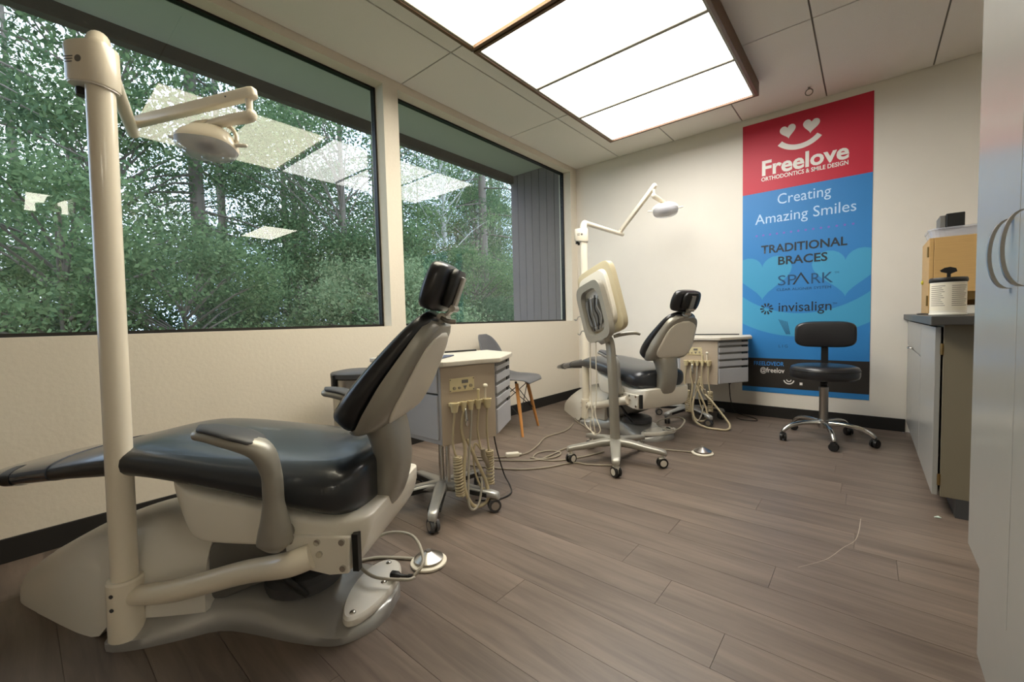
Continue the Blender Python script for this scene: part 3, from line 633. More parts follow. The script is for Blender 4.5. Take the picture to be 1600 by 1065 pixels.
# ------------------------------------------------------------------ dental lights on posts
def chair_pt(O, deg, s, t, z):
    a = math.radians(deg); return Vector((O[0]+s*math.cos(a)+t*math.sin(a), O[1]+s*math.sin(a)-t*math.cos(a), z))
def dental_light(base, top, boxdir, p0, p1, p2, head, hn, hl, O, deg, label):
    base = Vector(base); r = empty('dental_light', (base.x, base.y, 0)); tag(r, label, 'dental light', 'dental lights on posts')
    o = Vector((base.x, base.y, 0)); L = lambda p: Vector(p)-o
    ax = (Vector(top)-base).normalized()
    b = new(); cyl(b, L(base), L(base+ax*.165), .043, seg=28); cyl(b, L(base+ax*.165), L(base+ax*.172), .043, .040, seg=28); bk = obj('mount_socket', b, M_POST, r, smooth=True, auto=40)
    for q, h in ((-.9, .14), (-.9, .10), (-2.6, .135), (-2.6, .09)):
        d = Vector((math.cos(q), math.sin(q), 0)); b = new(); p = L(base+ax*h)+d*.043; cyl(b, p-d*.002, p+d*.002, .0055, seg=10); obj('set_screw', b, M_DGREY, bk)
    b = new(); cyl(b, L(base+ax*.16), L(top), .0315, seg=32); obj('post', b, M_POST, r, smooth=True, auto=40)
    a1 = chair_pt(O, deg, 1.285, .256, .312); a0 = base+ax*.11
    d0 = (a1-a0).normalized()
    b = new(); tube(b, [L(a0+d0*.03), L(a0.lerp(a1, .3)-Vector((0, 0, .012))), L(a0.lerp(a1, .65)-Vector((0, 0, .004))), L(a0.lerp(a1, .90)+chair_pt((0, 0), deg, 0, .022, 0)), L(a1)], [.026, .030, .030, .030, .032, .032], 20, 8); tb = obj('support_tube', b, M_POST, r, smooth=True, auto=60)
    # transformer housing
    bd = Vector(boxdir).normalized(); bl = Vector((-bd.y, bd.x, 0)); t = Vector(top)
    def ring(k, z, sl=0):
        out = []
        for j in range(32):
            q = 2*PI*j/32; c, s_ = math.cos(q), math.sin(q); e = .058*math.copysign(abs(c)**.75, c)*k; f = .045*math.copysign(abs(s_)**.75, s_)*k
            p = t + bd*(.018+e) + bl*f + Vector((0, 0, z+sl*e)); out.append(L(p))
        return out
    b = new(); skin(b, [ring(.96, .0, .15), ring(1, .004, .15), ring(1, .098), ring(.97, .104), ring(.8, .106)]); hs = obj('transformer_housing', b, M_POST, r, smooth=True, auto=40)
    b = new(); skin(b, [ring(.93, -.004, .15), ring(.93, .002, .15)]); obj('vent_plate', b, M_WHITEP, hs)
    b = new(); p = L(t+bd*.055+Vector((0, 0, -.006))); cyl(b, p+Vector((0, 0, .006)), p-Vector((0, 0, .014)), .013, seg=16); cyl(b, p+bl*(-.012)-bd*.012+Vector((0, 0, .0)), p-bl*.012-bd*.012-Vector((0, 0, .022)), .010, seg=14); obj('switch_knob', b, M_BLACKP, hs, smooth=True, auto=40)
    # rating print facing the viewer side
    fd = -bl if (CAM_POS-t).dot(-bl) > 0 else bl
    for i, (u, w, h) in enumerate(((.0, .020, .016), (.027, .026, .004), (.027, .024, .004), (.027, .020, .004))):
        pc = t+bd*(.018+.018)+fd*.0450+Vector((0, 0, .058-.007*max(0, i-1) if i else .052)); side = fd.cross(Vector((0, 0, 1)))
        uu = side*(u-.025); b = new()
        if i == 0: skin(b, [[L(pc+uu+fd*d+side*(.009*math.cos(q))+Vector((0, 0, .009*math.sin(q)))) for q in [2*PI*j/16 for j in range(16)]] for d in (0, .0006)])
        else: skin(b, [[L(pc+uu+fd*d+side*x+Vector((0, 0, z))) for x, z in ((-w/2, 0), (w/2, 0), (w/2, h*.6), (-w/2, h*.6))] for d in (0, .0006)])
        obj('rating_print', b, M_INK, hs)
    p0, p1, p2 = Vector(p0), Vector(p1), Vector(p2)
    d1 = (p1-p0).normalized()
    b = new(); zt = t.z+.10
    q0 = Vector((t.x, t.y, zt)); tube(b, [L(q0), L(Vector((t.x, t.y, p0.z-.03))), L(Vector((t.x, t.y, p0.z))+d1*.025), L(Vector((t.x, t.y, p0.z))+d1*.09), L(p1), L(p1+d1*.03)], [.030, .029, .026, .023, .021, .020, .019], 18, 8); arm = obj('swing_arm', b, M_POST, r, smooth=True, auto=60)
    d2 = (p2-p1).normalized(); s2 = d2.cross(Vector((0, 0, 1))).normalized(); u2 = s2.cross(d2)
    b = new(); rg = []
    for k, w, h in ((.0, .013, .016), (.02, .016, .019), (1-.04, .017, .021), (1-.01, .015, .018), (1.0, .008, .010)):
        p = p1.lerp(p2, k)+Vector((0, 0, .018)); rg.append([L(p + s2*y + u2*z) for y, z in sup(w, h, 20, 5)])
    skin(b, rg); sa = obj('spring_arm', b, M_POST, r, smooth=True, auto=50)
    for k in (.06, .80):
        b = new(); p = p1.lerp(p2, k)+Vector((0, 0, .018)); cyl(b, L(p-s2*.0185), L(p+s2*.0185), .003, seg=8); obj('pin', b, M_DGREY, sa)
    b = new(); cyl(b, L(p1+Vector((0, 0, -.005))), L(p1+Vector((0, 0, .012))), .012, seg=14); obj('swivel', b, M_CHROME, sa, smooth=True, auto=40)
    # yoke and head
    head = Vector(head); hn = Vector(hn).normalized(); hl = Vector(hl); hl = (hl-hn*hl.dot(hn)).normalized(); hw = hn.cross(hl)
    e = p2-d2*.03; e1 = Vector((e.x, e.y, e.z-.055)); kn = head-hn*.075
    b = new(); cyl(b, L(e), L(e1), .013, .011, seg=14); obj('drop_pin', b, M_POST, r, smooth=True, auto=40)
    b = new(); tube(b, [L(e1+Vector((0, 0, .008))), L(e1-Vector((0, 0, .006))), L(e1.lerp(kn, .5)), L(kn), L(kn+hn*.03)], [.017, .021, .021, .019, .019, .022], 16, 6); obj('knuckle', b, M_POST, r, smooth=True, auto=60)
    b = new(); rg = []
    for d, k in ((-.066, .26), (-.062, .40), (-.046, .66), (-.020, .90), (.006, 1.0), (.014, .98)):
        rg.append([L(head+hn*d+hl*x+hw*y) for x, y in sup(.108*k, .066*k, 28, 2.8)])
    skin(b, rg); hd = obj('lamp_housing', b, M_POST, r, smooth=True, auto=50)
    b = new(); rg = []
    for d, k in ((.0145, .99), (.034, .93), (.052, .72), (.060, .36)): rg.append([L(head+hn*d+hl*x+hw*y) for x, y in sup(.108*k, .066*k, 28, 2.8)])
    skin(b, rg, False, True); obj('lens', b, M_CLEAR, hd, smooth=True)
    b = new(); rg = [[L(head+hn*d+hl*x+hw*y) for x, y in sup(.024, .016, 16, 4)] for d in (.016, .034)]; skin(b, rg); obj('bulb_shield', b, M_GREYP, hd)
    b = new(); tube(b, [L(head+hl*(.10*math.cos(q))*1.05-hn*(.015+.075*math.sin(q))) for q in [PI*j/12 for j in range(13)]], .0075, 10, 2); obj('yoke', b, M_POST, hd, smooth=True)
    for sg in (-1, 1):
        b = new(); tube(b, [L(head+hl*(.095*sg)), L(head+hl*(.125*sg)-hn*.004), L(head+hl*(.148*sg)-hn*.006)], [.006, .0075, .0075, .005], 10, 4); obj('handle', b, M_WHITEP, hd, smooth=True)
O1, D1, O2, D2 = (.31, -4.381), 35, (.208, -.684), -24
bA = Vector((.980, -4.159, .030))
dental_light(bA, (.998, -4.138, 1.585), (-.8, -.6, 0), (.99, -4.13, 1.722), (.42, -3.99, 1.70), (.918, -3.717, 1.745), (.735, -3.825, 1.605), (.05, -.28, -.96), (.76, .60, -.22), O1, D1, 'cream dental light on a post standing beside the worn dental chair')
bB = Vector((.735, -1.110, .045))
dental_light(bB, (bB.x, bB.y, 1.585), (-.9, -.45, 0), (bB.x, bB.y, 1.745), (.765, -.467, 1.735), (1.206, -.68, 2.045), (1.235, -.54, 1.865), (.25, -.5, -.85), (.85, .5, .25), O2, D2, 'cream dental light on a post standing in the far corner')

# ------------------------------------------------------------------ instrument carts
def caster(parent, p, ang, mw, mf, R=.032):
    c, s_ = math.cos(ang), math.sin(ang); d = Vector((c, s_, 0)); a = Vector((-s_, c, 0)); p = Vector(p)
    b = new(); ctr = Vector((p.x, p.y, R))
    for sg in (-1, 1): cyl(b, ctr+a*(.006*sg), ctr+a*(.020*sg), R, R*.94, seg=18)
    w = obj('caster', b, mw, parent, smooth=True, auto=40)
    b = new(); cyl(b, ctr-a*.0215, ctr+a*.0215, R*.62, seg=16); cyl(b, ctr+Vector((0, 0, R*.5)), Vector((p.x, p.y, p.z)), .010, seg=12)
    rg = [[ctr+d*x+a*y+Vector((0, 0, R*.55+.014*k)) for x, y in sup(.022-.004*k, .019, 12, 3)] for k in (0, 1)]; skin(b, rg); obj('caster_fork', b, mf, w, smooth=True, auto=40)
def star_base(parent, R, zh, zt, mleg, angs, wleg=.022, mw=None, mf=None, dark=None, curve=0):
    b = new(); lathe(b, [(.03, zh-.03), (.042, zh-.02), (.042, zh+.015), (.03, zh+.022)], 24); obj('hub', b, mleg, parent, smooth=True, auto=40)
    for q in angs:
        d = Vector((math.cos(q), math.sin(q), 0)); a = Vector((-d.y, d.x, 0)); rg = []
        K = ((.02, zh, 1.2, .022), (.10, zh-.004+curve*.6, 1.1, .022), (R*.7, zt+(zh-zt)*.3+curve, .95, .018), (R-.015, zt, .85, .016), (R+.018, zt-.006, .8, .014), (R+.026, zt-.016, .6, .008))
        for rr, z, k, h in K: rg.append([d*rr + a*y + Vector((0, 0, z-.0+zz)) for y, zz in sup(wleg*k, h, 14, 4)])
        b = new(); skin(b, rg); lg = obj('leg', b, mleg, parent, smooth=True, auto=50)
        if dark:
            for sg in (-1, 1):
                b = new(); skin(b, [[d*rr + a*(sg*wleg*.98*yy) + Vector((0, 0, z)) for rr, z in ((.06, zh-.014), (R-.03, zt-.011), (R-.03, zt+.009), (.06, zh+.008))] for yy in (.95, 1.12)]); obj('leg_insert', b, dark, lg)
        caster(parent, d*R+Vector((0, 0, zt)), q+.6, mw, mf)
def make_cart():
    r = empty('instrument_cart'); z0, z1 = .345, .712
    star_base(r, .275, .105, .085, M_SILVER2, [math.radians(a) for a in (-33, 39, 111, 183, 255)], .026, M_DGREY, M_STEEL, M_BLACKP)
    b = new(); cyl(b, (0, 0, .10), (0, 0, z0), .014, seg=18); cyl(b, (.03, .02, .10), (.03, .02, z0), .012, seg=16); obj('column', b, M_CHROME, r, smooth=True, auto=40)
    B, C_, D_, E2, E1 = (.139, -.057), (.139, .238), (-.08, .462), (-.345, .462), (-.345, -.20)
    b = new(); prism(b, [B, C_, D_, E2, E1], z0, z1); obj('body', b, M_CARTBLUE, r, bevel=.003)
    # worktop with softly curved front
    top = spline([(-.36, -.24, 0), (-.1, -.175, 0), (.10, -.105, 0), (.165, -.065, 0), (.172, .0, 0), (.160, .12, 0), (.172, .235, 0), (.14, .285, 0), (.0, .42, 0), (-.08, .492, 0)], 4)
    b = new(); prism(b, [(p.x, p.y) for p in top]+[(-.365, .492)], z1, z1+.024); obj('worktop', b, M_CARTTOP, r, bevel=.005)
    obj('front_panel', bx(.1385, .1435, -.054, .236, z0-.004, z1-.004), M_CARTFACE, r, bevel=.001)
    # left side door
    v0, v1 = Vector((*E1, 0)), Vector((*B, 0)); d = (v1-v0).normalized(); n = Vector((d.y, -d.x, 0))
    def panel(name, v0, d, n, u0, u1, za, zb, th, m, par=r, bev=.002):
        bb = new(); skin(bb, [[v0+d*u+n*o+Vector((0, 0, z)) for u, z in ((u0, za), (u1, za), (u1, zb), (u0, zb))] for o in (.0005, th)]); return obj(name, bb, m, par, bevel=bev)
    ln = (Vector((*B, 0))-v0).length
    panel('side_door', v0, d, n, .03, ln-.014, z0+.022, z0+.232, .008, M_CARTBLUE); panel('side_drawer', v0, d, n, .03, ln-.014, z0+.242, z1-.01, .008, M_CARTBLUE)
    panel('shadow_gap', v0, d, n, .03, ln-.014, z0+.2335, z0+.2405, .003, M_BLACKP)
    # right side drawers
    v0, v1 = Vector((*C_, 0)), Vector((*D_, 0)); d = (v1-v0).normalized(); n = Vector((d.y, -d.x, 0)); ln = (v1-v0).length
    zz = [z0+.004, z0+.145, z0+.205, z0+.262, z0+.320, z1-.004]
    for i in range(5):
        top_ = zz[i+1]-(.018 if i < 5 else 0)
        dr = panel('drawer', v0, d, n, .006, ln-.006, zz[i]+.002, top_, .010, M_CARTBLUE)
        panel('finger_slot', v0, d, n, .008, ln-.008, top_+.002, zz[i+1]-.001, .003, M_GREYP, dr, 0)
        panel('slot_end', v0, d, n, ln-.07, ln-.012, top_+.001, zz[i+1]-.001, .009, M_BLACKP, dr, 0)
    # control plate
    X = .1437
    cp_ = obj('control_plate', bx(X, X+.003, -.012, .118, .588, .652), M_IVORY, r, bevel=.002)
    for y, z, rr in ((.012, .606, .008), (.038, .606, .007), (.098, .612, .009)):
        b = new(); cyl(b, (X+.003, y, z), (X+.010, y, z), rr, rr*.85, seg=12); obj('knob', b, M_CABLE, cp_, smooth=True, auto=40)
    obj('gauge', bx(X+.003, X+.006, .052, .084, .626, .642), M_GREYP, cp_); b = new(); skin(b, [[(x, .068+y, .606+z) for y, z in ((-.01, .008), (.01, .008), (0, -.010))] for x in (X+.003, X+.005)]); obj('pressure_mark', b, M_GREYP, cp_)
    for y, z in ((-.008, .594), (-.008, .646), (.114, .594), (.114, .646)):
        b = new(); cyl(b, (X+.003, y, z), (X+.0045, y, z), .003, seg=8); obj('screw', b, M_GREYP, cp_)
    # instrument holder bar with cups
    hb = obj('holder_bar', bx(X, X+.018, -.022, .190, .522, .540), M_IVORY, r, bevel=.004)
    ys = (-.005, .045, .082, .122, .170)
    for i, y in enumerate(ys):
        b = new(); rr = .022 if i in (0, 4) else .016
        rg = [[(X+.020+rr*.6+rr*k*math.cos(q), y+rr*k*math.sin(q), z) for q in [2*PI*j/16 for j in range(16)]] for k, z in ((.62, .500), (.8, .520), (1.0, .544), (.8, .545), (.55, .522))]
        skin(b, rg); obj('holder_cup', b, M_IVORY, hb, smooth=True, auto=50)
    def hose(name, pts, rad, m=M_HOSE): b = new(); tube(b, pts, rad, 10, 8); return obj(name, b, m, r, smooth=True)
    Y = X+.034
    b = new(); cyl(b, (Y, .122, .505), (Y, .122, .585), .006, seg=12); cyl(b, (Y, .122, .585), (Y, .122, .595), .008, seg=12); obj('air_syringe', b, M_IVORY, r, smooth=True, auto=40)
    b = new(); cyl(b, (Y, .158, .515), (Y+.004, .158, .60), .005, seg=12); lathe(b, [(.004, 0), (.011, .004), (.0125, .010), (.010, .017), (.003, .020)], 16, (Y+.004, .158, .598)); obj('suction_tip', b, M_LABEL, r, smooth=True, auto=50)
    b = new(); tube(b, [(Y+.012, .045, .512), (Y+.016, .046, .47), (Y+.014, .05, .43)], [.004, .006, .010, .006], 12, 4); obj('handpiece', b, M_CHROME, r, smooth=True)
    zc = .33
    def coil(pts, turns, R, rad):
        path = spline(pts, 60); N = len(path); fr_ = frames(path)
        hp = [p + R*(math.cos(2*PI*turns*i/(N-1))*a + math.sin(2*PI*turns*i/(N-1))*c) for i, (p, t, a, c) in enumerate(fr_)]
        b = new(); tube(b, hp, rad, 7, 1, smooth=False); return b
    hose('hose', [(Y, -.005, .505), (Y-.004, -.012, .43), (Y-.006, -.016, .36), (Y, -.010, .31), (Y-.004, .004, .285)], .0055)
    obj('coiled_hose', coil([(Y-.004, .004, .290), (Y, .004, .20), (Y, .012, .105)], 15, .019, .0052), M_HOSE, r, smooth=True)
    hose('hose', [(Y, .045, .50), (Y-.006, .03, .42), (Y-.004, .045, .32), (Y+.004, .03, .20), (Y+.01, .035, .12), (Y+.01, .07, .048), (Y+.01, .12, .034), (Y+.01, .155, .06), (Y, .15, .14), (Y-.006, .10, .26), (Y-.01, .06, .36)], .0085)
    hose('hose', [(Y, .082, .50), (Y-.004, .078, .40), (Y-.002, .066, .31), (Y+.004, .056, .20), (Y+.016, .045, .07), (Y+.02, .065, .03), (Y+.016, .10, .05), (Y+.004, .125, .13), (Y-.006, .125, .17)], .0055, M_HOSEG)
    hose('hose', [(Y, .122, .50), (Y-.006, .115, .40), (Y-.004, .128, .31), (Y-.006, .13, .30), (Y-.01, .10, .33), (Y-.014, .095, .22), (Y-.004, .125, .115), (Y, .14, .11)], .005)
    hose('hose', [(Y, .170, .50), (Y-.004, .165, .40), (Y-.008, .172, .33), (Y-.008, .178, .28)], .0055)
    obj('coiled_hose', coil([(Y-.008, .178, .285), (Y-.014, .182, .21), (Y-.014, .182, .115)], 13, .018, .005), M_HOSE, r, smooth=True)
    b = new(); tube(b, [(Y+.004, .135, .305), (Y-.002, .143, .265), (Y-.006, .165, .225), (Y-.01, .178, .195)], [.011, .012, .011, .012], 12, 5); obj('hose_handle', b, M_CABLE, r, smooth=True, auto=60)
    obj('tray_edge', bx(-.352, -.336, -.20, .40, z1+.0245, z1+.034), M_BLACKP, r, bevel=.002)
    return r
cart1 = make_cart(); cart1.location = (1.0, -2.98, 0); cart1.rotation_euler.z = math.radians(-16.3)
tag(cart1, 'grey instrument cart beside the worn dental chair with hanging hoses', 'cart', 'dental instrument carts')
cart2 = copy_tree(cart1); cart2.location = (1.410, -.478, 0); cart2.rotation_euler.z = math.radians(-77.5)
tag(cart2, 'grey instrument cart against the back wall beside the poster', 'cart', 'dental instrument carts')
c, s_ = math.cos(math.radians(-16.3)), math.sin(math.radians(-16.3))
p = Vector((1.0, -2.98, 0))+Vector((c*-.07-s_*-.05, s_*-.07+c*-.05, .737))
tag(obj('clipboard', bx(-.11, .11, -.15, .15, 0, .006, Matrix.Translation(p) @ Matrix.Rotation(.5, 4, 'Z')), mat('navy_card', srgb(60, 66, 92), .4), bevel=.002), 'dark blue clipboard lying on the instrument cart top', 'clipboard')

def cart2_part(name, pts, rad, m):
    b = new(); tube(b, pts, rad, 10, 8); o = obj(name, b, m, smooth=True); o.parent = cart2; o.matrix_parent_inverse = (Matrix.Translation(cart2.location) @ Matrix.Rotation(cart2.rotation_euler.z, 4, 'Z')).inverted()
cart2_part('hose', [(1.54, -.60, .405), (1.565, -.615, .29), (1.645, -.64, .21), (1.735, -.66, .11), (1.79, -.68, .04), (1.78, -.72, .010), (1.72, -.745, .010), (1.63, -.735, .010), (1.545, -.70, .03), (1.51, -.68, .09), (1.50, -.66, .18), (1.517, -.62, .286), (1.535, -.60, .38)], .0085, M_HOSE)
# ------------------------------------------------------------------ rolling monitor stand
ms = empty('monitor_stand', (1.39, -1.87, 0)); tag(ms, 'grey rolling stand carrying a tilted scanner monitor', 'monitor stand')
star_base(ms, .29, .125, .098, M_SILVER, [math.radians(a) for a in (-135, -63, 9, 81, 153)], .030, M_BLACKP, M_WHITEP)
wd = Vector((-.89, .36, -.27)).normalized(); hz = Vector((-.268, .049, .96)); hz = (hz-wd*hz.dot(wd)).normalized(); nn = wd.cross(hz)
if nn.y < 0: nn = -nn
mo = Vector((1.385, -1.865, 1.30))-Vector((1.39, -1.87, 0))      # top corner of the screen slab nearest the camera
def mp_(w, h, n): return mo + wd*w - hz*h + nn*n
b = new(); skin(b, [[mp_(.175+x, .23+y, n) for x, y in sup(.175*k, .23*k, 36, 7)] for k, n in ((.95, -.044), (1, -.038), (1, -.004), (.985, .004))]); sl = obj('screen_case', b, mat('monitor_case', srgb(196, 184, 152), .45), ms, smooth=True, auto=40)
b = new(); skin(b, [[mp_(.175+x, .23+y, n) for x, y in sup(.158, .212, 36, 8)] for n in (.0042, .0052)]); obj('screen', b, M_BLACKP, sl)
b = new(); skin(b, [[mp_(.175+x, .23+y, n) for x, y in sup(.145*k, .19*k, 32, 5)] for k, n in ((.84, -.072), (.95, -.068), (1, -.0445))]); obj('rear_cover', b, M_WHITEP, sl, smooth=True, auto=40)
# cradle frame behind the screen
b = new(); rg = []
outer = [(.165+x, .30+y) for x, y in sup(.125, .19, 40, 5)]; inner = [(.165+x, .30+y) for x, y in sup(.09, .145, 40, 4)]
skin(b, [[mp_(x, y, -.125) for x, y in outer], [mp_(x, y, -.085) for x, y in outer], [mp_(x, y, -.085) for x, y in inner], [mp_(x, y, -.125) for x, y in inner], [mp_(x, y, -.125) for x, y in outer]], False, False); cf = obj('cradle_frame', b, M_SILVER, ms, smooth=True, auto=40)
b = new(); skin(b, [[mp_(.19+x, .30+y, n) for x, y in sup(.06, .09, 24, 5)] for n in (-.10, -.0725)]); obj('hinge_block', b, M_GREYP, cf, bevel=.003)
for k in range(4):
    b = new(); tube(b, [mp_(.10+.035*k, .20, -.10), mp_(.12+.03*k, .27+.01*k, -.112), mp_(.11+.035*k, .34, -.105), mp_(.14+.02*k, .42, -.11)], .0045, 7, 5); obj('cable_bundle', b, M_CABLEB if k % 2 else M_STEEL, cf, smooth=True)
for k in range(2):
    b = new(); tube(b, [mp_(.285, .30+.1*k, -.115), mp_(.31, .29+.1*k, -.125), mp_(.32, .31+.1*k, -.14), mp_(.34, .30+.1*k, -.14)], .004, 7, 4); obj('cable_hook', b, M_STEEL, cf, smooth=True)
b = new(); c0 = mp_(.15, .50, -.105); rg = []
P = spline([(0, 0, .10), (-.004, -.004, .35), (-.012, -.010, .62), (-.03, .0, .76), Vector(c0)*.6+Vector((-.012, 0, .33)), c0, mp_(.15, .47, -.105)], 5)
for i, (p, t, a, cc) in enumerate(frames(P)):
    k = i/(len(P)-1); w = np.interp(k, [0, .55, .8, 1], [.030, .026, .026, .04]); rg.append([p + wd*y + (t.cross(wd)).normalized()*z for y, z in sup(w, w*.85 if k < .8 else .02, 20, 4)])
skin(b, rg); obj('column', b, M_SILVER, ms, smooth=True, auto=50)
b = new(); tube(b, [(0, -.004, .80), (.05, .035, .815), (.10, .075, .82), (.13, .10, .81)], [.011, .013, .012, .008], 12, 5); obj('push_handle', b, M_SILVER, ms, smooth=True)
for k in range(2):
    p = mp_(.22+.06*k, .46, -.10); b = new(); tube(b, [p, p+Vector((.0, .0, -.35)), Vector((p.x+.02*k, p.y-.02, .30)), Vector((p.x+.04, p.y-.03, .20)), Vector((p.x-.02+.05*k, p.y-.01, .16)), Vector((p.x-.05, p.y, .22)), Vector((p.x-.02, p.y+.01, .34))], .0035, 7, 8); obj('hanging_cable', b, M_LABEL, ms, smooth=True)

# ------------------------------------------------------------------ operator stool
st = empty('operator_stool', (2.385, -.585, 0)); tag(st, 'black padded stool with backrest and chrome five-star base before the poster', 'stool')
for q in [math.radians(a) for a in (-142, -75, -7, 62, 135)]:
    d = Vector((math.cos(q), math.sin(q), 0)); b = new(); tube(b, [d*.02+Vector((0, 0, .125)), d*.12+Vector((0, 0, .128)), d*.22+Vector((0, 0, .112)), d*.275+Vector((0, 0, .080)), d*.285+Vector((0, 0, .062))], [.017, .016, .015, .014, .012], 12, 5); obj('leg', b, M_CHROME, st, smooth=True)
    caster(st, d*.285+Vector((0, 0, .066)), q+1.1, M_BLACKP, M_BLACKP, .028)
b = new(); lathe(b, [(.034, .09), (.036, .10), (.036, .145), (.027, .15), (.027, .36), (.029, .365), (.029, .385), (.02, .39)], 24); obj('gas_cylinder', b, M_STEEL, st, smooth=True, auto=40)
b = new(); lathe(b, [(.017, .385), (.022, .39), (.022, .396), (.016, .40), (.022, .406), (.022, .414), (.016, .42), (.05, .43), (.05, .45)], 20); obj('bellows', b, M_BLACKP, st, smooth=True, auto=40)
b = new(); lathe(b, [(.10, .446), (.185, .448), (.20, .456), (.206, .475), (.206, .515), (.198, .532), (.17, .543), (.06, .546), (.001, .546)], 40); se = obj('seat', b, M_BLACK, st, smooth=True, auto=60)
b = new(); lathe(b, [(.2065, .506), (.2085, .510), (.2065, .514)], 40); obj('seat_piping', b, M_BLACKP, se, smooth=True)
bd = Vector((-.05, .99, 0)).normalized(); bs_ = Vector((bd.y, -bd.x, 0))
b = new(); skin(b, [[bd*(.185+o)+bs_*x+Vector((0, 0, z)) for x, o in ((-.022, -.006), (.022, -.006), (.022, .006), (-.022, .006))] for o_, z in ((0, .45), (0, .60), (0, .76))]); obj('back_support', b, M_BLACKP, st, bevel=.003)
b = new(); rg = []
for o, k in ((-.038, .88), (-.034, .95), (-.015, 1.0), (.010, 1.0), (.022, .95), (.026, .85)):
    rg.append([bd*(.165+o+.9*x*x*-.0)+bs_*x+Vector((0, 0, .758+z))-bd*(.55*x*x) for x, z in sup(.186*k, .096*k, 40, 4.2)])
skin(b, rg); obj('back_pad', b, M_BLACK, st, smooth=True, auto=60)

# ------------------------------------------------------------------ shell chairs
def make_shell():
    r = empty('shell_chair'); zs = .445
    b = new(); rg = []
    # shell surface: from front lip over seat to the top of the back (x forward)
    prof = smooth_tbl([(.235, zs-.030, .150, .000), (.20, zs-.004, .195, .004), (.10, zs-.012, .215, .020), (-.02, zs-.022, .22, .035), (-.12, zs-.005, .215, .055), (-.175, zs+.06, .21, .060), (-.205, zs+.16, .20, .050), (-.225, zs+.26, .175, .035), (-.238, zs+.33, .13, .018), (-.243, zs+.36, .07, .004)], 3)
    for i, (x, z, hw, lip) in enumerate(prof):
        k = min(1, max(0, (i/len(prof)-.35)/.3)); ring = []
        for j in range(15):
            q = -1+2*j/14; ring.append((x+lip*k*1.6*abs(q)**2.4, q*hw, z+lip*(1-k)*abs(q)**2.4))
        rg.append(ring)
    skin(b, rg, False, False, closed=False); sh = obj('shell', b, M_SHELL, r, smooth=True); m_ = sh.modifiers.new('solid', 'SOLIDIFY'); m_.thickness = .007; m_.offset = 0
    ft = [(.185, .19), (.185, -.19), (-.19, .19), (-.19, -.19)]
    for x, y in ft:
        b = new(); tube(b, [(x*.62, y*.62, zs-.035), (x, y, 0)], [.015, .0145, .010], 12, 4); lg = obj('leg', b, M_LEGWOOD, r, smooth=True, auto=60)
        b = new(); cyl(b, (x*.6, y*.6, zs-.06), (x*.55, y*.55, zs-.022), .010, seg=10); obj('leg_cap', b, M_BLACKP, lg, smooth=True, auto=40)
    for (a, c) in ((0, 1), (1, 3), (3, 2), (2, 0)):
        for t0, t1 in ((.05, .62), (.62, .05)):
            f = lambda i, t: (ft[i][0]*(.62+.38*t), ft[i][1]*(.62+.38*t), (zs-.035)*(1-t))
            b = new(); cyl(b, f(a, t0), f(c, t1), .0035, seg=8); obj('wire_brace', b, M_BLACKP, r)
    return r
sc1 = make_shell(); sc1.location = (.325, -1.665, 0); sc1.rotation_euler.z = math.radians(18); tag(sc1, 'grey shell chair with wooden legs between the two carts', 'chair', 'grey shell chairs by the window wall')
sc2 = copy_tree(sc1); sc2.location = (.215, -4.635, 0); sc2.rotation_euler.z = math.radians(90); tag(sc2, 'grey shell chair beside the foot end of the worn dental chair', 'chair', 'grey shell chairs by the window wall')

# ------------------------------------------------------------------ waste bin
wb_ = empty('waste_bin', (.29, -3.005, 0)); tag(wb_, 'round steel pedal bin with dark lid under the windows', 'waste bin')
b = new(); lathe(b, [(.14, 0), (.148, .006), (.148, .60), (.14, .604)], 40); obj('body', b, M_STEEL, wb_, smooth=True, auto=40)
b = new(); lathe(b, [(.150, 0), (.152, .03), (.150, .034)], 40); obj('base_ring', b, M_BLACKP, wb_, smooth=True, auto=40)
b = new(); lathe(b, [(.152, .604), (.156, .607), (.156, .632), (.150, .637), (.10, .646), (.001, .650)], 40); obj('lid', b, M_DGREY, wb_, smooth=True, auto=40)
b = new(); box(b, -.012, .012, -.168, -.150, .50, .63); obj('lid_hinge', b, M_BLACKP, wb_, bevel=.003)
b = new(); box(b, .14, .19, -.03, .03, .012, .022); obj('pedal', b, M_BLACKP, wb_, bevel=.004)

# ------------------------------------------------------------------ foot pedals
def pedal(x, y, label):
    r = empty('foot_pedal', (x, y, 0)); tag(r, label, 'foot pedal', 'round steel foot pedals')
    b = new(); lathe(b, [(.062, 0), (.068, .003), (.068, .010), (.062, .014), (.02, .015)], 36); obj('base', b, M_LABEL, r, smooth=True, auto=40)
    b = new(); lathe(b, [(.050, .0152), (.055, .018), (.055, .024), (.050, .027), (.012, .047), (.010, .053), (.001, .054)], 36); obj('disc', b, M_STEEL, r, smooth=True, auto=30)
    return r
pedal(1.352, -3.352, 'round steel foot pedal beside the worn dental chair'); pedal(1.792, -1.415, 'round steel foot pedal beside the far dental chair')

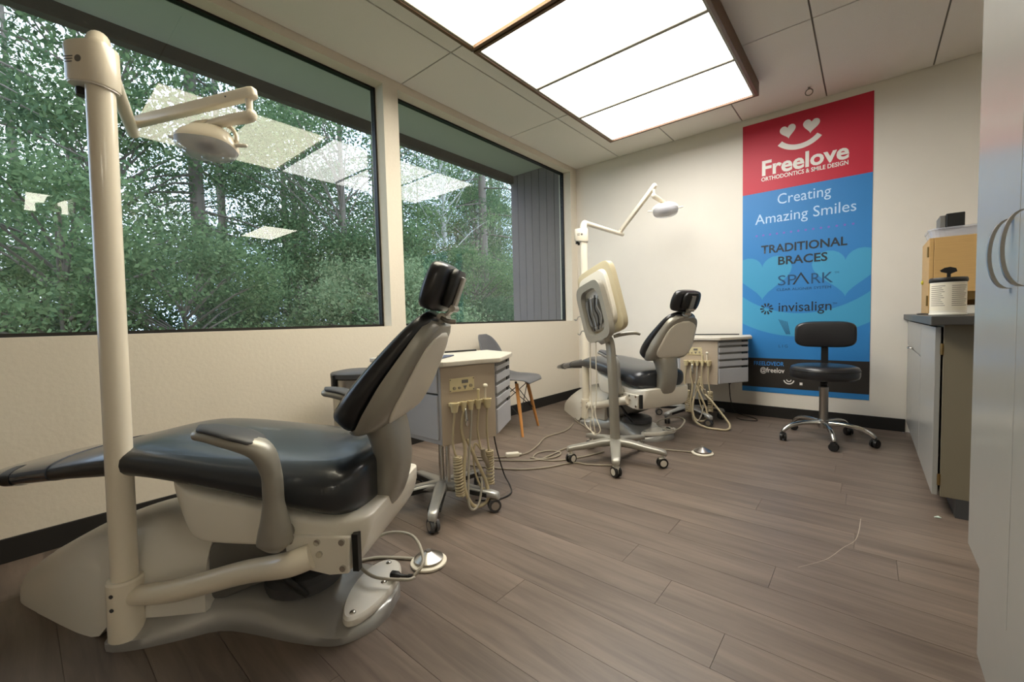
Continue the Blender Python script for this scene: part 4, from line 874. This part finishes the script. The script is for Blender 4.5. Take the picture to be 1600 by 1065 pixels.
# ------------------------------------------------------------------ cables on the floor
def cable(name, pts, rad, m, label, cat='cable', group=None):
    b = new(); tube(b, [(x, y, z if len(q) else rad+.0005) for x, y, *q in pts for z in (q or [0])], rad, 8, 8); return tag(obj(name, b, m, smooth=True), label, cat, group)
cable('pedal_hose', [(1.30, -3.37), (1.22, -3.42), (1.16, -3.47), (1.12, -3.55)], .006, M_HOSEG, 'grey hose running from steel pedal to the worn dental chair')
cable('pedal_hose', [(1.735, -1.43), (1.60, -1.47), (1.45, -1.50), (1.33, -1.42), (1.28, -1.35)], .005, M_CABLE, 'thin hose from steel pedal to the far dental chair')
cable('black_cable', [(1.02, -2.62, .30), (1.03, -2.60, .18), (1.06, -2.58, .05), (1.12, -2.60), (1.19, -2.68), (1.18, -2.78), (1.10, -2.85)], .004, M_CABLEB, 'black power cord dropping from the instrument cart to floor')
cable('floor_cable', [(.62, -2.36), (.74, -2.28), (.84, -2.12), (.80, -1.92), (.72, -1.70), (.74, -1.45), (.66, -1.20)], .005, M_CABLE, 'beige cable snaking on floor towards the far chair base', group='beige floor cables')
cable('floor_cable', [(.66, -2.40), (.82, -2.30), (.98, -2.18), (1.00, -2.02), (1.0, -1.85), (1.06, -1.62), (.98, -1.42), (.80, -1.25), (.60, -1.08), (.58, -.98)], .005, M_CABLE, 'beige cable looping on floor past the shell chair legs', group='beige floor cables')
cable('floor_cable', [(.70, -2.50), (.88, -2.44), (1.02, -2.36), (1.12, -2.24), (1.20, -2.08), (1.30, -2.05), (1.45, -1.96)], .005, M_CABLE, 'beige cable running on floor under the monitor stand', group='beige floor cables')
cable('floor_cable', [(.92, -2.16), (1.00, -2.14), (1.05, -2.04), (1.02, -1.95), (.94, -1.96), (.90, -2.06), (.96, -2.16), (1.10, -2.10), (1.20, -1.92), (1.25, -1.76)], .005, M_CABLE, 'beige cable with a small loop on the floor by the adapter', group='beige floor cables')
cable('black_cable', [(1.638, -.012, .286), (1.638, -.03, .25), (1.650, -.03, .12), (1.68, -.035, .03), (1.75, -.06), (1.86, -.14), (1.90, -.24), (1.80, -.27), (1.74, -.22)], .004, M_CABLEB, 'black cord hanging from wall outlet beside the poster')
ad = empty('power_adapter', (.80, -2.20, 0)); ad.rotation_euler.z = .9; tag(ad, 'small white cable adapter lying on the floor cables', 'adapter')
obj('case', bx(-.045, .045, -.02, .02, .0, .028), M_LABEL, ad, bevel=.006); b = new(); cyl(b, (.045, 0, .014), (.062, 0, .014), .008, .005, seg=12); obj('strain_relief', b, M_LABEL, ad, smooth=True, auto=40)
ou = empty('wall_outlet', (1.638, 0, .286)); tag(ou, 'wall outlet with black plug beside the poster bottom', 'outlet')
obj('cover_plate', bx(-.036, .036, -.006, -.0005, -.058, .058), M_WHITEP, ou, bevel=.002); b = new(); cyl(b, (0, -.006, 0), (0, -.030, 0), .014, seg=14); obj('plug', b, M_BLACKP, ou, smooth=True, auto=40)

# ------------------------------------------------------------------ outside: eave, side wall, ground
tag(obj('trim_1', bx(-.93, WX, RY-2, .1, 2.775, 2.80), M_SOFFIT), 'pale painted soffit above the windows outside', 'soffit', kind='structure')
tag(obj('trim_2', bx(-.97, -.90, RY-2, .0, 2.685, 2.86), M_FASCIA), 'dark brown fascia beam at the roof edge outside', 'fascia', kind='structure')
fw = obj('wall_fin', bx(-.95, WX-.001, -.040, .12, -.6, 2.775), M_FASCIA); tag(fw, 'side wall of vertical brown boards outside the narrower window', 'wall', kind='structure')
for i in range(7):
    a = -.95+i*.1125; o = obj('siding_board', bx(0, .107, -.016, 0, -.6, 2.774), M_SIDING, fw, bevel=.002); o.location = (a+.002, -.040, 0)
tag(obj('ground', bx(-70, -.3, -40, 70, -.9, -.6), M_GRASS), 'grassy ground outside the windows', 'ground', kind='structure')

# ------------------------------------------------------------------ trees and shrubs
def leaf_mesh(name, P, Nn, size, m, aspect=.55, seed=0):
    g = np.random.default_rng(seed); n = len(P)
    d = g.normal(size=(n, 3)); d /= np.linalg.norm(d, axis=1)[:, None]
    e = np.cross(d, g.normal(size=(n, 3))); e /= np.linalg.norm(e, axis=1)[:, None]
    s = size*g.uniform(.6, 1.3, (n, 1))
    V = np.stack([P-d*s, P+e*s*aspect, P+d*s, P-e*s*aspect], 1).reshape(-1, 3)
    me = bpy.data.meshes.new(name); me.vertices.add(4*n); me.vertices.foreach_set('co', V.ravel().astype('f4'))
    me.loops.add(4*n); me.loops.foreach_set('vertex_index', np.arange(4*n, dtype='i4')); me.polygons.add(n); me.polygons.foreach_set('loop_start', np.arange(0, 4*n, 4, dtype='i4'))
    me.update(); me.validate(); me.materials.append(m); return me
def make_conifer(seed, Ht, R, nb, nl, drop=.35):
    g = np.random.default_rng(seed); r = empty('conifer_tree')
    b = new(); tube(b, [(0, 0, -.05), (.04, .02, Ht*.5), (0, 0, Ht)], [.17, .11, .02], 9, 6); tr_ = obj('trunk', b, M_BARK, r, smooth=True)
    P = []; bb = new()
    for i in range(nb):
        z = Ht*(.06+.92*(i/nb)**.9); q = g.uniform(0, 2*PI); L = R*(1-z/Ht*.86)*g.uniform(.65, 1.1)
        d = np.array([math.cos(q), math.sin(q), 0]); tip = np.array([0, 0, z])+d*L+np.array([0, 0, -drop*L])
        if i % 2 == 0: tube(bb, [(0, 0, z), tuple(.5*(tip+np.array([0, 0, z]))+np.array([0, 0, .06*L])), tuple(tip)], [.03, .006], 4, 2)
        k = max(3, int(nl*L/R)); t = g.uniform(.12, 1.05, k)**.8
        q_ = np.array([0, 0, z])+np.outer(t*L, d)+np.stack([np.zeros(k), np.zeros(k), -drop*L*t*t], 1)
        side = np.cross(d, [0, 0, 1]); q_ += np.outer(g.normal(0, .16, k)*L*(.35+.6*t), side)+np.stack([np.zeros(k), np.zeros(k), g.normal(-.05, .10, k)], 1)
        P.append(q_)
    obj('branches', bb, M_BARK, tr_)
    me = leaf_mesh('foliage', np.concatenate(P), None, .062, M_LEAF[0], .28, seed); o = bpy.data.objects.new('foliage', me); COL.objects.link(o); o.parent = r
    return r
def make_leafy(seed, Ht, R, ncl, nl, zf=.3, m=1, name='leafy_tree', size=.042, bark=None, trunk=.11):
    g = np.random.default_rng(seed); r = empty(name); bark = bark or M_BARK
    b = new(); tube(b, [(0, 0, -.05), (.1, .05, Ht*.4), (.0, .1, Ht*.9)], [trunk, trunk*.7, trunk*.2], 9, 6); tr_ = obj('trunk', b, bark, r, smooth=True)
    P = []; bb = new()
    for i in range(ncl):
        z = Ht*g.uniform(zf, 1.0); rr = R*math.sqrt(max(.05, 1-((z/Ht-(.5+zf/2))/(.5-zf/2+.08))**2))*g.uniform(.25, 1); q = g.uniform(0, 2*PI)
        c0 = np.array([rr*math.cos(q), rr*math.sin(q), z]); tube(bb, [(0, .05, z*.72), tuple(c0*.6+np.array([0, 0, z*.32])), tuple(c0)], [.022, .004], 4, 2)
        P.append(c0+g.normal(0, 1, (nl, 3))*np.array([.34, .34, .22])*R*.42)
    obj('branches', bb, bark, tr_)
    me = leaf_mesh('foliage', np.concatenate(P), None, size, M_LEAF[m], .55, seed); o = bpy.data.objects.new('foliage', me); COL.objects.link(o); o.parent = r
    return r
GZ = -.6
con = [make_conifer(11, 13, 2.6, 150, 110), make_conifer(12, 15, 3.0, 170, 110), make_conifer(13, 11, 2.3, 130, 100)]
lea = [make_leafy(21, 9, 2.6, 50, 460), make_leafy(22, 7.5, 2.3, 46, 430), make_leafy(23, 11, 2.2, 36, 320, .35, bark=M_BARKL, name='birch_tree', trunk=.09)]
shr = [make_leafy(31, 2.4, 1.35, 44, 560, .08, 2, 'shrub', .028, trunk=.03), make_leafy(32, 2.9, 1.5, 48, 560, .08, 1, 'shrub', .03, trunk=.03), make_leafy(33, 2.0, 1.3, 40, 560, .06, 0, 'shrub', .028, trunk=.03)]
g = random.Random(5); used = set()
LAB = {'c': ('dark needled conifer growing outside the windows', 'tree', 'conifers outside the windows'), 'l': ('broad leafy green tree growing outside the windows', 'tree', 'leafy trees outside the windows'), 'b': ('slim pale barked birch seen through the narrower window', 'tree', 'birches outside the windows'), 's': ('low bushy green shrub under the trees outside', 'shrub', 'shrubs outside the windows')}
def plant(src, x, y, k, sc=1.0):
    o = src if src.name not in used else copy_tree(src); used.add(src.name)
    o.location = (x, y, GZ); o.rotation_euler.z = g.uniform(0, 6.28); o.scale = (sc, sc, sc*g.uniform(.95, 1.1)); tag(o, *LAB[k])
    return o
for x, y in ((-6.4, -4.6), (-8.4, -1.6), (-9.5, 3.4), (-8.0, 6.8), (-12, -.2), (-12.5, 6.5), (-11.5, 11), (-14.5, 15), (-16, 3.2), (-17, 9.5), (-16, 20), (-20, -4), (-21, 14), (-20, 25), (-12, -6)):
    plant(con[g.randrange(3)], x, y, 'c', g.uniform(.9, 1.15))
for x, y in ((-6.6, .6), (-7.6, -3.2), (-10.4, 1.2), (-10.5, 8.8), (-13.5, 2.8), (-15, 12), (-18, 17), (-14.5, -3)):
    plant(lea[g.randrange(2)], x, y, 'l', g.uniform(.9, 1.15))
for x, y in ((-7.5, 4.4), (-11, 9.6), (-13, 13)): plant(lea[2], x, y, 'b', 1)
for i in range(26):
    plant(shr[g.randrange(3)], -3.6-g.uniform(0, 3.2)-.02*i, -6+i*.78+g.uniform(-.3, .3), 's', g.uniform(.8, 1.15))
